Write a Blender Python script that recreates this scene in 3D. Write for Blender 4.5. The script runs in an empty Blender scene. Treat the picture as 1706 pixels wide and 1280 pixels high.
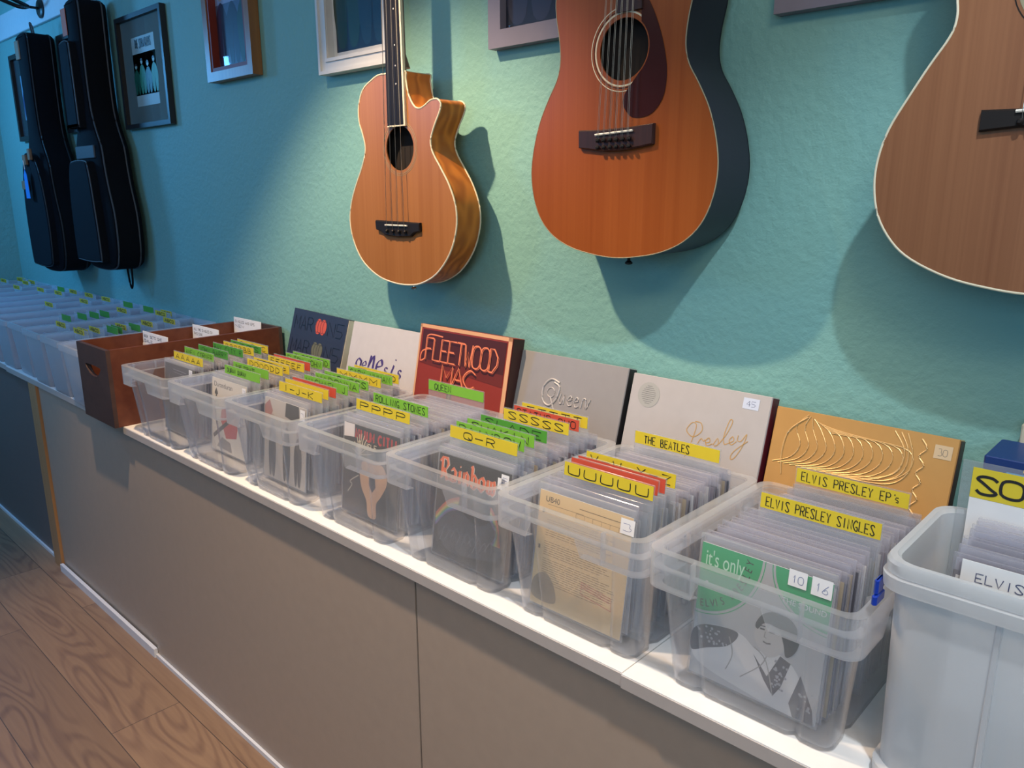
import bpy, math, random
from mathutils import Vector, Matrix
from mathutils.geometry import tessellate_polygon
R = math.radians
sc = bpy.context.scene
col = sc.collection

# ------------------------------------------------------------------ camera, world, lights, exposure
def make_camera():
    cd = bpy.data.cameras.new('camera'); cam = bpy.data.objects.new('camera', cd); col.objects.link(cam)
    yaw, pitch, roll = .75442742, .23908282, -.00270519
    cy, sy = math.cos(yaw), math.sin(yaw)
    fwd = Vector((-sy*math.cos(pitch), cy*math.cos(pitch), -math.sin(pitch)))
    rt = Vector((cy, sy, 0)); up = rt.cross(fwd)
    r = rt*math.cos(roll)+up*math.sin(roll); u = -rt*math.sin(roll)+up*math.cos(roll)
    m = Matrix.Identity(4)
    for i in range(3):
        m[i][0], m[i][1], m[i][2] = r[i], u[i], -fwd[i]
    m[2][3] = 1.445
    cam.matrix_world = m
    cd.sensor_width = 36; cd.lens = 1300.7/1706*36; cd.clip_start = .02
    sc.camera = cam
make_camera()
w = bpy.data.worlds.new('world'); sc.world = w; w.use_nodes = True
w.node_tree.nodes['Background'].inputs[0].default_value = (.45, .72, 1, 1)
w.node_tree.nodes['Background'].inputs[1].default_value = .07
sc.view_settings.view_transform = 'Standard'; sc.view_settings.look = 'None'
sc.view_settings.gamma = 1; sc.view_settings.exposure = 0.0
sc.cycles.transparent_max_bounces = 40
sc.cycles.max_bounces = 8
sc.cycles.use_denoising = True
sc.cycles.caustics_reflective = False; sc.cycles.caustics_refractive = False
WARM = (1, .70, .44); COOL = (.4, .71, 1)
def lamp(name, kind, loc, target, energy, color, **kw):
    l = bpy.data.lights.new(name, kind); l.energy = energy; l.color = color
    for k, v in kw.items(): setattr(l, k, v)
    o = bpy.data.objects.new(name, l); col.objects.link(o); o.location = loc
    o.rotation_euler = (Vector(target)-Vector(loc)).to_track_quat('-Z', 'Y').to_euler()
    return o
SPOTS = [((-1.65, .45, 2.56), (-1.55, .9, .775), 165, 86, WARM), ((.12, .42, 2.56), (-.25, .92, .775), 68, 74, (.84, .92, 1)), ]
for i, (l, t, e, a, c) in enumerate(SPOTS):
    lamp('warm_spot', 'SPOT', l, t, e, c, spot_size=R(a), spot_blend=.5, shadow_soft_size=.025)
lamp('warm_side_light', 'AREA', (.5, -.2, 2.5), (-1.2, 1.3, 1.2), 8, (1, .74, .5), shape='RECTANGLE', size=.5, size_y=.3)
lamp('warm_ceiling_glow', 'AREA', (-1.2, -.7, 2.6), (-1.3, 0, 0), 9, (1, .78, .58), shape='RECTANGLE', size=2.6, size_y=.5)
lamp('window_daylight', 'AREA', (.7, -2.3, 1.9), (-.8, 1.2, 1.2), 28, COOL, shape='RECTANGLE', size=1.6, size_y=1.2)
lamp('blue_wall_fill', 'AREA', (-3.7, -.9, 2.2), (-3.5, 1.4, 1.2), 15, (.08, .42, 1), shape='RECTANGLE', size=.6, size_y=.6)  # added soft fill that turns the left wall bluer; no window stands here
lamp('blue_daylight', 'AREA', (-4.95, .25, 2.15), (-3.7, 1.39, 1.2), 15, (.1, .45, 1), shape='RECTANGLE', size=.28, size_y=.28)

# ------------------------------------------------------------------ helpers
def s2l(c):
    return tuple((x/12.92 if x <= .04045 else ((x+.055)/1.055)**2.4) for x in c)
def hx(h): return s2l(tuple(int(h[i:i+2], 16)/255 for i in (0, 2, 4)))
class NT:
    def __init__(s, name):
        s.m = bpy.data.materials.new(name); s.m.use_nodes = True; s.t = s.m.node_tree
        s.t.nodes.clear(); s.out = s.t.nodes.new('ShaderNodeOutputMaterial')
    def n(s, kind, **kw):
        nd = s.t.nodes.new('ShaderNode'+kind)
        for k, v in kw.items():
            if k[0] == '_': setattr(nd, k[1:], v)
            else:
                key = int(k[1:]) if k[0] == 'i' and k[1:].isdigit() else k.replace('__', ' ')
                if hasattr(v, 'is_linked') or isinstance(v, bpy.types.NodeSocket): s.t.links.new(v, nd.inputs[key])
                else: nd.inputs[key].default_value = v
        return nd
    def coords(s, scale=(1, 1, 1), kind='Object', loc=(0, 0, 0)):
        tc = s.n('TexCoord')
        return s.n('Mapping', Vector=tc.outputs[kind], Scale=scale, Location=loc).outputs[0]
    def ramp(s, fac, stops, interp='LINEAR'):
        r = s.n('ValToRGB', Fac=fac); e = r.color_ramp.elements; r.color_ramp.interpolation = interp
        while len(e) < len(stops): e.new(.5)
        for x, (p, c) in zip(e, stops): x.position = p; x.color = (*c[:3], 1)
        return r.outputs[0]
    def done(s, sh): s.t.links.new(sh, s.out.inputs[0]); return s.m
def P_(name, c, rough=.5, metal=0, spec=.5, emit=None):
    b = NT(name); base = (*c, 1)
    # slight procedural grain keeps every surface from reading as flat plastic
    nz = b.n('TexNoise', Vector=b.coords(), Scale=35., Detail=3.)
    v = b.n('HueSaturation', Color=base, Value=b.n('MapRange', Value=nz.outputs[0], To__Min=.94, To__Max=1.06).outputs[0])
    p = b.n('BsdfPrincipled', Roughness=rough, Metallic=metal)
    b.t.links.new(v.outputs[0], p.inputs['Base Color']); p.inputs['Specular IOR Level'].default_value = spec
    return b.done(p.outputs[0])
def mat_print(name='printed_ink', rough=.45):
    b = NT(name); a = b.n('Attribute', _attribute_name='Col')
    p = b.n('BsdfPrincipled', Roughness=rough); b.t.links.new(a.outputs['Color'], p.inputs['Base Color'])
    return b.done(p.outputs[0])
def mat_plastic(name, c, fac, rough=.25, trans=.5, edge=.35):
    """thin translucent polypropylene: part of the light goes straight through, the rest scatters"""
    b = NT(name)
    d = b.n('BsdfDiffuse', Color=(*c, 1)); t = b.n('BsdfTranslucent', Color=(*c, 1))
    m = b.n('MixShader', Fac=trans, i1=d.outputs[0], i2=t.outputs[0])
    g = b.n('BsdfGlossy', Color=(1, 1, 1, 1), Roughness=rough)
    lw = b.n('LayerWeight', Blend=.25)
    tr = b.n('BsdfTransparent', Color=(.97, .98, 1, 1))
    f = b.n('MapRange', Value=lw.outputs['Facing'], To__Min=fac, To__Max=min(1, fac+edge))
    a = b.n('MixShader', Fac=f.outputs[0], i1=tr.outputs[0], i2=m.outputs[0])
    l2 = b.n('LayerWeight', Blend=.5)
    pw = b.n('Math', _operation='POWER', i0=l2.outputs['Facing'], i1=4.)
    fm = b.n('MapRange', Value=pw.outputs[0], To__Min=.022, To__Max=.4)
    o = b.n('MixShader', Fac=fm.outputs[0], i1=a.outputs[0], i2=g.outputs[0])
    return b.done(o.outputs[0])
def mat_wall():
    b = NT('teal_textured_wall_paint'); v = b.coords()
    n1 = b.n('TexNoise', Vector=v, Scale=1.3, Detail=2.)
    c = b.ramp(n1.outputs[0], [(.3, (.20, .43, .405)), (.7, (.225, .455, .42))])
    n2 = b.n('TexNoise', Vector=v, Scale=75., Detail=4., Roughness=.6)
    n3 = b.n('TexVoronoi', Vector=v, Scale=38.)
    h = b.n('Math', _operation='ADD', i0=n2.outputs[0], i1=b.n('Math', _operation='MULTIPLY', i0=n3.outputs[0], i1=.35).outputs[0])
    bp = b.n('Bump', Height=h.outputs[0], Strength=.42, Distance=.006)
    p = b.n('BsdfPrincipled', Roughness=.62, Normal=bp.outputs[0]); b.t.links.new(c, p.inputs['Base Color'])
    p.inputs['Specular IOR Level'].default_value = .3
    return b.done(p.outputs[0])
def mat_wood(name, a, c, scale=(60, 60, 2.2), rough=.35, bands=.5, spec=.5, dist=1.5):
    b = NT(name); v = b.coords(scale)
    n1 = b.n('TexNoise', Vector=v, Scale=1., Detail=5., Distortion=.4)
    v2 = b.coords(tuple(x*.12 for x in scale))
    n2 = b.n('TexNoise', Vector=v2, Scale=1., Detail=2., Distortion=dist)
    f = b.n('MapRange', Value=b.n('Math', _operation='ADD', i0=b.n('Math', _operation='MULTIPLY', i0=n1.outputs[0], i1=bands).outputs[0],
            i1=b.n('Math', _operation='MULTIPLY', i0=n2.outputs[0], i1=1-bands).outputs[0]).outputs[0], From__Min=.33, From__Max=.67)
    cc = b.ramp(f.outputs[0], [(0, a), (1, c)])
    p = b.n('BsdfPrincipled', Roughness=rough); b.t.links.new(cc, p.inputs['Base Color'])
    p.inputs['Specular IOR Level'].default_value = spec
    return b.done(p.outputs[0])
def mat_rings(name, a, c, scale, n=40, rough=.3, spec=.5):
    b = NT(name); v = b.coords(scale)
    h = b.n('TexNoise', Vector=v, Scale=1., Detail=1.5, Roughness=.35)
    s_ = b.n('Math', _operation='SINE', i0=b.n('Math', _operation='MULTIPLY', i0=h.outputs[0], i1=float(n)).outputs[0])
    f = b.n('MapRange', Value=s_.outputs[0], From__Min=-1., From__Max=1.)
    cc = b.ramp(f.outputs[0], [(0, a), (.45, tuple((x+y)/2 for x, y in zip(a, c))), (1, c)])
    p = b.n('BsdfPrincipled', Roughness=rough); b.t.links.new(cc, p.inputs['Base Color'])
    p.inputs['Specular IOR Level'].default_value = spec
    return b.done(p.outputs[0])
def mat_floor():
    b = NT('oak_laminate_planks'); v = b.coords(loc=(.37, .16, 0))
    br = b.n('TexBrick', Vector=v, Color1=(0, 0, 0, 1), Color2=(1, 1, 1, 1), Mortar=(.5, .5, .5, 1), Scale=1., Mortar__Size=.0011, Brick__Width=1.25, Row__Height=.19)
    br.offset = .37
    sep = b.n('SeparateColor', Color=br.outputs['Color'])
    off = b.n('CombineXYZ', X=b.n('Math', _operation='MULTIPLY', i0=sep.outputs[0], i1=31.).outputs[0], Y=b.n('Math', _operation='MULTIPLY', i0=sep.outputs[0], i1=17.).outputs[0])
    va = b.n('VectorMath', _operation='ADD', i0=v, i1=off.outputs[0])
    sc1 = b.n('VectorMath', _operation='MULTIPLY', i0=va.outputs[0], i1=(1.5, 8.5, 1))
    h = b.n('TexNoise', Vector=sc1.outputs[0], Scale=1., Detail=1.2, Roughness=.4)
    sn = b.n('Math', _operation='SINE', i0=b.n('Math', _operation='MULTIPLY', i0=h.outputs[0], i1=75.).outputs[0])
    rings = b.n('MapRange', Value=sn.outputs[0], From__Min=-.2, From__Max=1.)
    sc2 = b.n('VectorMath', _operation='MULTIPLY', i0=va.outputs[0], i1=(5, 90, 1))
    fine = b.n('TexNoise', Vector=sc2.outputs[0], Scale=1., Detail=4.)
    mask = b.n('TexNoise', Vector=sc1.outputs[0], Scale=.6, Detail=2.)
    mk = b.n('MapRange', Value=mask.outputs[0], From__Min=.35, From__Max=.6)
    k = b.n('Math', _operation='MULTIPLY', i0=rings.outputs[0], i1=mk.outputs[0])
    f = b.n('Math', _operation='ADD', i0=b.n('Math', _operation='MULTIPLY', i0=k.outputs[0], i1=.34).outputs[0], i1=b.n('Math', _operation='MULTIPLY', i0=fine.outputs[0], i1=.5).outputs[0])
    cc = b.ramp(f.outputs[0], [(.15, hx('96795E')), (.5, hx('846852')), (.9, hx('664E3E'))])
    tint = b.n('HueSaturation', Color=cc, Value=b.n('MapRange', Value=sep.outputs[0], To__Min=.8, To__Max=1.08).outputs[0])
    mm = b.n('Mix', _data_type='RGBA', Factor=br.outputs['Fac'], i6=tint.outputs[0], i7=(.06, .04, .03, 1))
    p = b.n('BsdfPrincipled', Roughness=.5); b.t.links.new(mm.outputs[2], p.inputs['Base Color'])
    bp = b.n('Bump', Height=f.outputs[0], Strength=.12, Distance=.002); b.t.links.new(bp.outputs[0], p.inputs['Normal'])
    return b.done(p.outputs[0])
def mat_cover():
    b = NT('single_cover_print'); oi = b.n('ObjectInfo')
    cc = b.ramp(oi.outputs['Random'], [(0, hx('3a3640')), (.14, hx('c9c2bd')), (.26, hx('58303a')), (.38, hx('d8d2cc')), (.5, hx('2c3448')), (.6, hx('8a7f86')),
        (.7, hx('b9a27c')), (.8, hx('45454c')), (.9, hx('e2ded8'))], 'CONSTANT')
    p = b.n('BsdfPrincipled', Roughness=.5); b.t.links.new(cc, p.inputs['Base Color'])
    return b.done(p.outputs[0])
def mat_fabric(name, c, rough=.85):
    b = NT(name); v = b.coords()
    n = b.n('TexNoise', Vector=v, Scale=420., Detail=2.)
    bp = b.n('Bump', Height=n.outputs[0], Strength=.3, Distance=.002)
    cc = b.ramp(n.outputs[0], [(.3, tuple(x*.8 for x in c)), (.7, tuple(x*1.2 for x in c))])
    p = b.n('BsdfPrincipled', Roughness=rough, Normal=bp.outputs[0]); b.t.links.new(cc, p.inputs['Base Color']); p.inputs['Specular IOR Level'].default_value = .15
    return b.done(p.outputs[0])
M = dict(
    wall=mat_wall(), floor=mat_floor(), ceiling=P_('white_ceiling_paint', (.75, .74, .72), .9),
    plain=P_('pale_room_paint', (.5, .5, .48), .9), rail=P_('pale_rail_paint', (.62, .68, .72), .6),
    panel=P_('taupe_satin_panel', hx('AB9A8B'), .42), panel_dark=P_('darker_panel', hx('6E6462'), .5),
    batten=mat_wood('bare_pine_batten', hx('C09468'), hx('B08258')), edge=P_('board_edge', hx('B9B1AC'), .5),
    white=P_('white_counter_laminate', (.88, .87, .85), .35),
    box=mat_plastic('clear_polypropylene', (.95, .95, .96), .07, .18, .6, .3),
    boxrim=mat_plastic('frosted_polypropylene_rim', (.93, .94, .96), .17, .2, .6, .35),
    tub=mat_plastic('milky_polypropylene', (.85, .88, .93), .36, .3, .5, .3),
    tall=mat_plastic('thick_milky_polypropylene', (.88, .89, .9), .6, .35, .4, .25),
    sleeve=mat_plastic('clear_record_sleeve', (.72, .70, .76), .16, .12, .4, .45),
    card=mat_plastic('clear_divider_plastic', (.8, .82, .82), .16, .12, .4, .3),
    cover=mat_cover(), ink=mat_print(),
    yellow=P_('yellow_paper_strip', hx('D8C230'), .55), green=P_('green_paper_strip', hx('79B83A'), .55), darkgreen=P_('dark_green_paper_strip', hx('4E9A34'), .55),
    red=P_('red_paper_strip', hx('C8503A'), .55), marker=P_('black_marker_ink', (.012, .012, .014), .5),
    paper=P_('white_paper', (.78, .78, .78), .7), crate=mat_wood('dark_stained_crate_wood', hx('6B3C28'), hx('54281A'), (3, 40, 40), .45),
    crate_front=mat_wood('dark_brown_crate_front', hx('4A3733'), hx('3B2A28'), (40, 3, 40), .5),
    spruce=mat_wood('amber_spruce_top', hx('A06C3E'), hx('925E32'), (150, 20, 1.2), .3, .45),
    spruce2=mat_wood('aged_orange_spruce_top', hx('924F22'), hx('86441A'), (170, 20, 1.2), .28, .4),
    spruce3=mat_wood('brown_spruce_top', hx('8C5F40'), hx('7C5034'), (190, 20, 1.2), .4, .5),
    figured=mat_rings('figured_honey_wood_side', hx('CC7A2C'), hx('A65C1C'), (14, 14, 5), 46, .3, .3),
    blackside=P_('dark_navy_gloss_side', hx('2C2C3A'), .4, 0, .3), brownback=mat_wood('red_brown_back', hx('5A3020'), hx('3E1E14')),
    rosewood=mat_wood('rosewood', hx('3A2220'), hx('251414'), (120, 60, 6), .4), ebony=P_('ebony_black', (.012, .010, .010), .5, 0, .25),
    neckwood=mat_wood('mahogany_neck', hx('7A4E30'), hx('5E3A22'), (80, 80, 3), .35), binding=P_('cream_binding', hx('D8D2B8'), .35),
    bindgrey=P_('pale_grey_binding', hx('8E8A70'), .4), guard=P_('tortoise_brown_pickguard', hx('38191A'), .2), bone=P_('white_bone', hx('E8E4D8'), .4),
    steel=P_('steel_string', (.62, .58, .5), .3, 1), black=P_('black_plastic', (.01, .01, .012), .35), inside=P_('soundhole_shade_black', (.008, .005, .004), .9),
    chrome=P_('chrome', (.7, .7, .7), .15, 1), bag=mat_fabric('black_nylon_fabric', (.004, .005, .008)), bagpocket=mat_fabric('black_pocket_fabric', (.006, .008, .013)),
    piping=P_('grey_piping', (.06, .065, .075), .6), dullpiping=P_('black_piping', (.012, .013, .016), .6), tan=P_('tan_leather_patch', hx('8A6A50'), .6), bluetag=P_('bright_blue_tag', (.02, .25, .75), .5), orangetag=P_('salmon_paper_tag', hx('C86A50'), .7),
    gold=P_('gold_foil_card', hx('D0A060'), .38, .35), goldline=P_('raised_gold_foil', hx('E6BE80'), .38, .4),
    silver=P_('silver_grey_card', hx('9C9896'), .4, .15), lightgrey=P_('pale_grey_card', hx('B4B0AF'), .42), navy=P_('dark_navy_card', hx('2E3344'), .4),
    whitecard=P_('white_card', hx('C8C5C6'), .45), brick=P_('brick_red_card', hx('8C3226'), .4), brown=P_('dark_brown_card', hx('3A1A16'), .45), blackcard=P_('black_card', (.015, .015, .02), .4),
    pages=P_('cream_page_edges', hx('E6E0CC'), .6), maroon=P_('maroon_card_edge', hx('5A1626'), .5), creamframe=P_('tan_card_border', hx('D8A57C'), .5),
    frame_black=P_('black_frame_wood', (.02, .018, .018), .4), frame_tan=mat_wood('tan_frame_wood', hx('9A6A3C'), hx('7E5430')), frame_white=P_('white_painted_frame', hx('D0D2D0'), .5),
    frame_grey=P_('mauve_grey_frame', hx('7E7A88'), .5), red_in=P_('red_inner_slip', hx('7A2A1C'), .5), mat_grey=P_('grey_green_mount', hx('5E6660'), .8), mat_white=P_('white_mount', hx('D8D8D6'), .8), mat_black=P_('black_mount', (.02, .02, .03), .8),
    glass=None, blue=P_('blue_plastic', (.01, .05, .42), .3), trim=P_('white_plinth_strip', (.78, .8, .84), .3), greybox=P_('grey_storage_card', hx('9AA0A8'), .5), lampmat=None)
def mat_glass():
    b = NT('picture_glass'); tr = b.n('BsdfTransparent', Color=(1, 1, 1, 1)); g = b.n('BsdfGlossy', Roughness=.03)
    l2 = b.n('LayerWeight', Blend=.5); pw = b.n('Math', _operation='POWER', i0=l2.outputs['Facing'], i1=5.)
    fr = b.n('MapRange', Value=pw.outputs[0], To__Min=.02, To__Max=.4); o = b.n('MixShader', Fac=fr.outputs[0], i1=tr.outputs[0], i2=g.outputs[0]); return b.done(o.outputs[0])
M['glass'] = mat_glass()

class MB:
    def __init__(s): s.v = []; s.f = []; s.mi = []; s.c = []; s.cm = 0; s.cc = (1, 1, 1)
    def add(s, vs, fs):
        o = len(s.v); s.v += [tuple(v) for v in vs]
        for f in fs: s.f.append(tuple(o+i for i in f)); s.mi.append(s.cm); s.c.append(s.cc)
    def box(s, a, b):
        x0, y0, z0 = a; x1, y1, z1 = b
        s.add([(x0,y0,z0),(x1,y0,z0),(x1,y1,z0),(x0,y1,z0),(x0,y0,z1),(x1,y0,z1),(x1,y1,z1),(x0,y1,z1)],
              [(0,3,2,1),(4,5,6,7),(0,1,5,4),(1,2,6,5),(2,3,7,6),(3,0,4,7)])
    def rbox(s, a, b, r=.004):
        """box with chamfered upright and top edges"""
        x0, y0, z0 = a; x1, y1, z1 = b
        def loop(i, z): return [(x0+r+i,y0+i,z),(x1-r-i,y0+i,z),(x1-i,y0+r+i,z),(x1-i,y1-r-i,z),(x1-r-i,y1-i,z),(x0+r+i,y1-i,z),(x0+i,y1-r-i,z),(x0+i,y0+r+i,z)]
        s.loft([loop(r*.6, z0), loop(0, z0+r*.6), loop(0, z1-r*.6), loop(r*.6, z1)], cap=True)
    def loft(s, loops, cap=True, close=True):
        n = len(loops[0]); vs = [p for l in loops for p in l]; fs = []
        for k in range(len(loops)-1):
            for i in range(n if close else n-1):
                j = (i+1) % n; fs.append((k*n+i, k*n+j, (k+1)*n+j, (k+1)*n+i))
        if cap: fs.append(tuple(range(n-1, -1, -1))); fs.append(tuple((len(loops)-1)*n+i for i in range(n)))
        s.add(vs, fs)
    def tube(s, pts, r, n=8, closed=False, rz=None):
        pts = [Vector(p) for p in pts]; L = len(pts); loops = []
        ref = Vector((0, 0, 1))
        for i, p in enumerate(pts):
            a = pts[(i-1) % L] if (closed or i > 0) else p; b = pts[(i+1) % L] if (closed or i < L-1) else p
            t = (b-a).normalized()
            u = t.cross(ref if abs(t.dot(ref)) < .95 else Vector((0, 1, 0))).normalized(); w_ = u.cross(t)
            rr = r[i] if isinstance(r, (list, tuple)) else r
            loops.append([p+u*math.cos(2*math.pi*k/n)*rr+w_*math.sin(2*math.pi*k/n)*rr for k in range(n)])
        if closed: loops.append(loops[0]); s.loft(loops, cap=False)
        else: s.loft(loops)
    def lathe(s, prof, c=(0, 0, 0), axis='z', n=20):
        loops = []
        for r_, h in prof:
            l = []
            for k in range(n):
                a = 2*math.pi*k/n; x, y = r_*math.cos(a), r_*math.sin(a)
                p = (x, y, h) if axis == 'z' else ((x, h, y) if axis == 'y' else (h, x, y))
                l.append((c[0]+p[0], c[1]+p[1], c[2]+p[2]))
            loops.append(l)
        s.loft(loops)
    def plate(s, outer, y0, y1, holes=()):
        """polygon (x,z) with holes, extruded from y0 to y1"""
        polys = [list(outer)]+[list(h) for h in holes]
        flat = [p for q in polys for p in q]
        tr = tessellate_polygon([[Vector((p[0], p[1], 0)) for p in q] for q in polys])
        n = len(flat)
        s.add([(p[0], y0, p[1]) for p in flat]+[(p[0], y1, p[1]) for p in flat],
              [tuple(t) for t in tr]+[tuple(n+i for i in reversed(t)) for t in tr])
        o = 0
        for q in polys:
            m_ = len(q); s.add([(p[0], y0, p[1]) for p in q]+[(p[0], y1, p[1]) for p in q], [(i, (i+1) % m_, m_+(i+1) % m_, m_+i) for i in range(m_)])
    def flat(s, pts, y, c=None):
        if c is not None: s.cc = c
        tr = tessellate_polygon([[Vector((p[0], p[1], 0)) for p in pts]])
        s.add([(p[0], y, p[1]) for p in pts], [tuple(t) for t in tr])
    def rect(s, x0, z0, x1, z1, y, c=None): s.flat([(x0, z0), (x1, z0), (x1, z1), (x0, z1)], y, c)
    def ribbon(s, pts, wd, y, c=None, pen=None, smooth=0, closed=False):
        if c is not None: s.cc = c
        if smooth: pts = crom(pts, smooth, closed)
        L = len(pts); vs = []
        for i, (x, z) in enumerate(pts):
            a = pts[i-1] if i > 0 else pts[i]; b = pts[i+1] if i < L-1 else pts[i]
            dx, dz = b[0]-a[0], b[1]-a[1]; d = math.hypot(dx, dz) or 1; nx, nz = -dz/d, dx/d
            h = wd/2
            if pen is not None: h = wd/2*(.22+.78*abs(math.sin(math.atan2(dz, dx)-pen)))
            vs += [(x+nx*h, y, z+nz*h), (x-nx*h, y, z-nz*h)]
        s.add(vs, [(2*i, 2*i+1, 2*i+3, 2*i+2) for i in range(L-1)])
    def build(s, name, mats, parent=None, smooth=False, loc=None, rot=None):
        me = bpy.data.meshes.new(name); me.from_pydata(s.v, [], s.f)
        mats = mats if isinstance(mats, (list, tuple)) else [mats]
        for m_ in mats: me.materials.append(m_)
        me.polygons.foreach_set('material_index', s.mi)
        if any(m_ is M['ink'] for m_ in mats):
            at = me.color_attributes.new('Col', 'FLOAT_COLOR', 'CORNER'); d = []
            for p, c in zip(me.polygons, s.c): d += [*c[:3], 1.0]*p.loop_total
            at.data.foreach_set('color', d)
        import bmesh
        bm = bmesh.new(); bm.from_mesh(me)
        if not any(m_ is M['ink'] for m_ in mats): bmesh.ops.recalc_face_normals(bm, faces=bm.faces)
        bm.to_mesh(me); bm.free()
        if smooth:
            me.polygons.foreach_set('use_smooth', [True]*len(me.polygons))
            try: me.set_sharp_from_angle(angle=R(38))
            except Exception: pass
        o = bpy.data.objects.new(name, me); col.objects.link(o)
        if parent: o.parent = parent
        if loc: o.location = loc
        if rot: o.rotation_euler = rot
        return o
def crom(pts, k=6, closed=False):
    n = len(pts); out = []
    for i in range(n if closed else n-1):
        g = (lambda j: pts[j % n]) if closed else (lambda j: pts[min(max(j, 0), n-1)])
        p0, p1, p2, p3 = g(i-1), g(i), g(i+1), g(i+2)
        for j in range(k):
            t = j/k
            out.append(tuple(.5*(2*b+(c-a)*t+(2*a-5*b+4*c-d)*t*t+(-a+3*b-3*c+d)*t**3) for a, b, c, d in zip(p0, p1, p2, p3)))
    if not closed: out.append(tuple(pts[-1]))
    return out
def circ(cx, cz, r, n=24, a0=0, a1=360, rz=None):
    rz = rz or r; full = (a1-a0) >= 360
    return [(cx+r*math.cos(R(a0+(a1-a0)*i/(n if full else n-1))), cz+rz*math.sin(R(a0+(a1-a0)*i/(n if full else n-1)))) for i in range(n)]
def empty(name, loc, rot=(0, 0, 0)):
    o = bpy.data.objects.new(name, None); col.objects.link(o); o.location = loc; o.rotation_euler = rot; o.empty_display_size = .05; return o
def tag(o, label=None, cat=None, group=None, kind=None):
    if label: o['label'] = label
    if cat: o['category'] = cat
    if group: o['group'] = group
    if kind: o['kind'] = kind
    return o
def copy_tree(o, parent=None):
    c = o.copy(); col.objects.link(c); c.parent = parent
    for ch in list(o.children): copy_tree(ch, c)
    return c
rnd = random.Random(7)
# handwriting strokes on a 4 x 6 grid
GL = {'A':'00 26 40|12 32','B':'00 06 26 35 34 23 03|23 42 41 30 00','C':'45 26 04 02 20 41','D':'00 06 26 44 42 20 00','E':'46 06 00 40|03 33','F':'46 06 00|03 33',
'G':'45 26 04 02 20 40 42 22','H':'06 00|46 40|03 43','I':'20 26','J':'36 31 20 10 01','K':'06 00|46 03 40','L':'06 00 40','M':'00 06 22 46 40','N':'00 06 40 46',
'O':'26 05 01 20 41 45 26','P':'00 06 36 45 44 33 03','Q':'26 05 01 20 41 45 26|22 40','R':'00 06 36 45 44 33 03|23 40','S':'45 36 16 05 14 32 41 30 10 01','T':'06 46|26 20',
'U':'06 01 10 30 41 46','V':'06 20 46','W':'06 10 24 30 46','X':'06 40|46 00','Y':'06 23 46|23 20','Z':'06 46 00 40','-':'03 43',"'":'26 25','s':'34 14 03 32 31 11','/':'00 46',
'0':'26 05 01 20 41 45 26','1':'14 26 20','2':'05 26 45 00 40','3':'06 36 33 42 30 00','4':'36 02 42|36 30','5':'46 06 03 33 42 30 00','6':'46 13 01 20 41 33 12','8':'23 05 26 45 23 02 20 42 23','.':'20 21'}
def strokes(text, x0, z0, cw, ch, gap=.3, jit=.06, rn=None):
    """polylines of handwritten capitals, letter cells cw wide and ch high"""
    rn = rn or random.Random(hash(text) % 1000 if False else sum(map(ord, text)))
    out = []; x = x0
    for t in text:
        if t in GL:
            ex = rn.uniform(-jit, jit)
            for pl in GL[t].split('|'):
                pts = [(x+cw*(int(q[0])/4+rn.uniform(-jit, jit)*.6), z0+ch*(int(q[1])/6+ex+rn.uniform(-jit, jit)*.5)) for q in pl.split()]
                if t in 'O0': pts = crom(pts[:-1], 3, True); pts.append(pts[0]); out.append(pts)
                else: out.append(crom(pts, 3) if t in 'CGQSUJ3689' else pts)
        x += cw*(1+gap) if t != "'" else cw*.7
    return out
def write(mb, text, x0, z0, cw, ch, wd, y, gap=.3, jit=.06, c=None, pen=None):
    for pl in strokes(text, x0, z0, cw, ch, gap, jit): mb.ribbon(pl, wd, y, c, pen)
def fit_write(mb, text, x0, z0, x1, ch, wd, y, gap=.3, jit=.05, c=None, pen=None):
    n = len(text); cw = (x1-x0)/(n+(n-1)*gap); write(mb, text, x0, z0, cw, ch, wd, y, gap, jit, c, pen)
_tc = {}
def type_text(mb, text, x0, z0, size, y, c=None, shear=0, sx=1, rot=0):
    """printed lettering from the built-in vector font, as flat faces"""
    if c is not None: mb.cc = c
    if text not in _tc:
        cu = bpy.data.curves.new('t', 'FONT'); cu.body = text; o = bpy.data.objects.new('t', cu); col.objects.link(o)
        dg = bpy.context.evaluated_depsgraph_get(); me = o.evaluated_get(dg).to_mesh()
        _tc[text] = ([(v.co.x, v.co.y) for v in me.vertices], [tuple(p.vertices) for p in me.polygons])
        o.evaluated_get(dg).to_mesh_clear(); bpy.data.objects.remove(o); bpy.data.curves.remove(cu)
    vs, fs = _tc[text]; cr, sr = math.cos(rot), math.sin(rot)
    pts = []
    for a, b in vs:
        px, pz = (a*sx+b*shear)*size, b*size
        pts.append((x0+px*cr-pz*sr, y, z0+px*sr+pz*cr))
    mb.add(pts, fs)

# ------------------------------------------------------------------ the room
WY = 1.39; XL, XR, YB, H = -5.25, 1.7, -2.7, 2.7
def struct(name, a, b, m):
    q = MB(); q.box(a, b); o = q.build(name, m); o['kind'] = 'structure'; return o
struct('floor', (XL-.1, YB-.1, -.05), (XR+.1, WY+.1, 0), M['floor'])
struct('ceiling', (XL-.1, YB-.1, H), (XR+.1, WY+.1, H+.05), M['ceiling'])
struct('wall_back', (XL-.1, WY, 0), (XR+.1, WY+.1, H), M['wall'])
struct('wall_left', (XL-.1, YB, 0), (XL, WY, H), M['wall'])
struct('wall_right', (XR, YB, 0), (XR+.1, WY, H), M['plain'])
struct('wall_front', (XL, YB-.1, 0), (XR, YB, H), M['plain'])
q = MB(); q.rbox((XL, WY-.018, 2.228), (XR, WY, 2.345), .004)
tag(q.build('trim_1', M['rail']), kind='structure')
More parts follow.
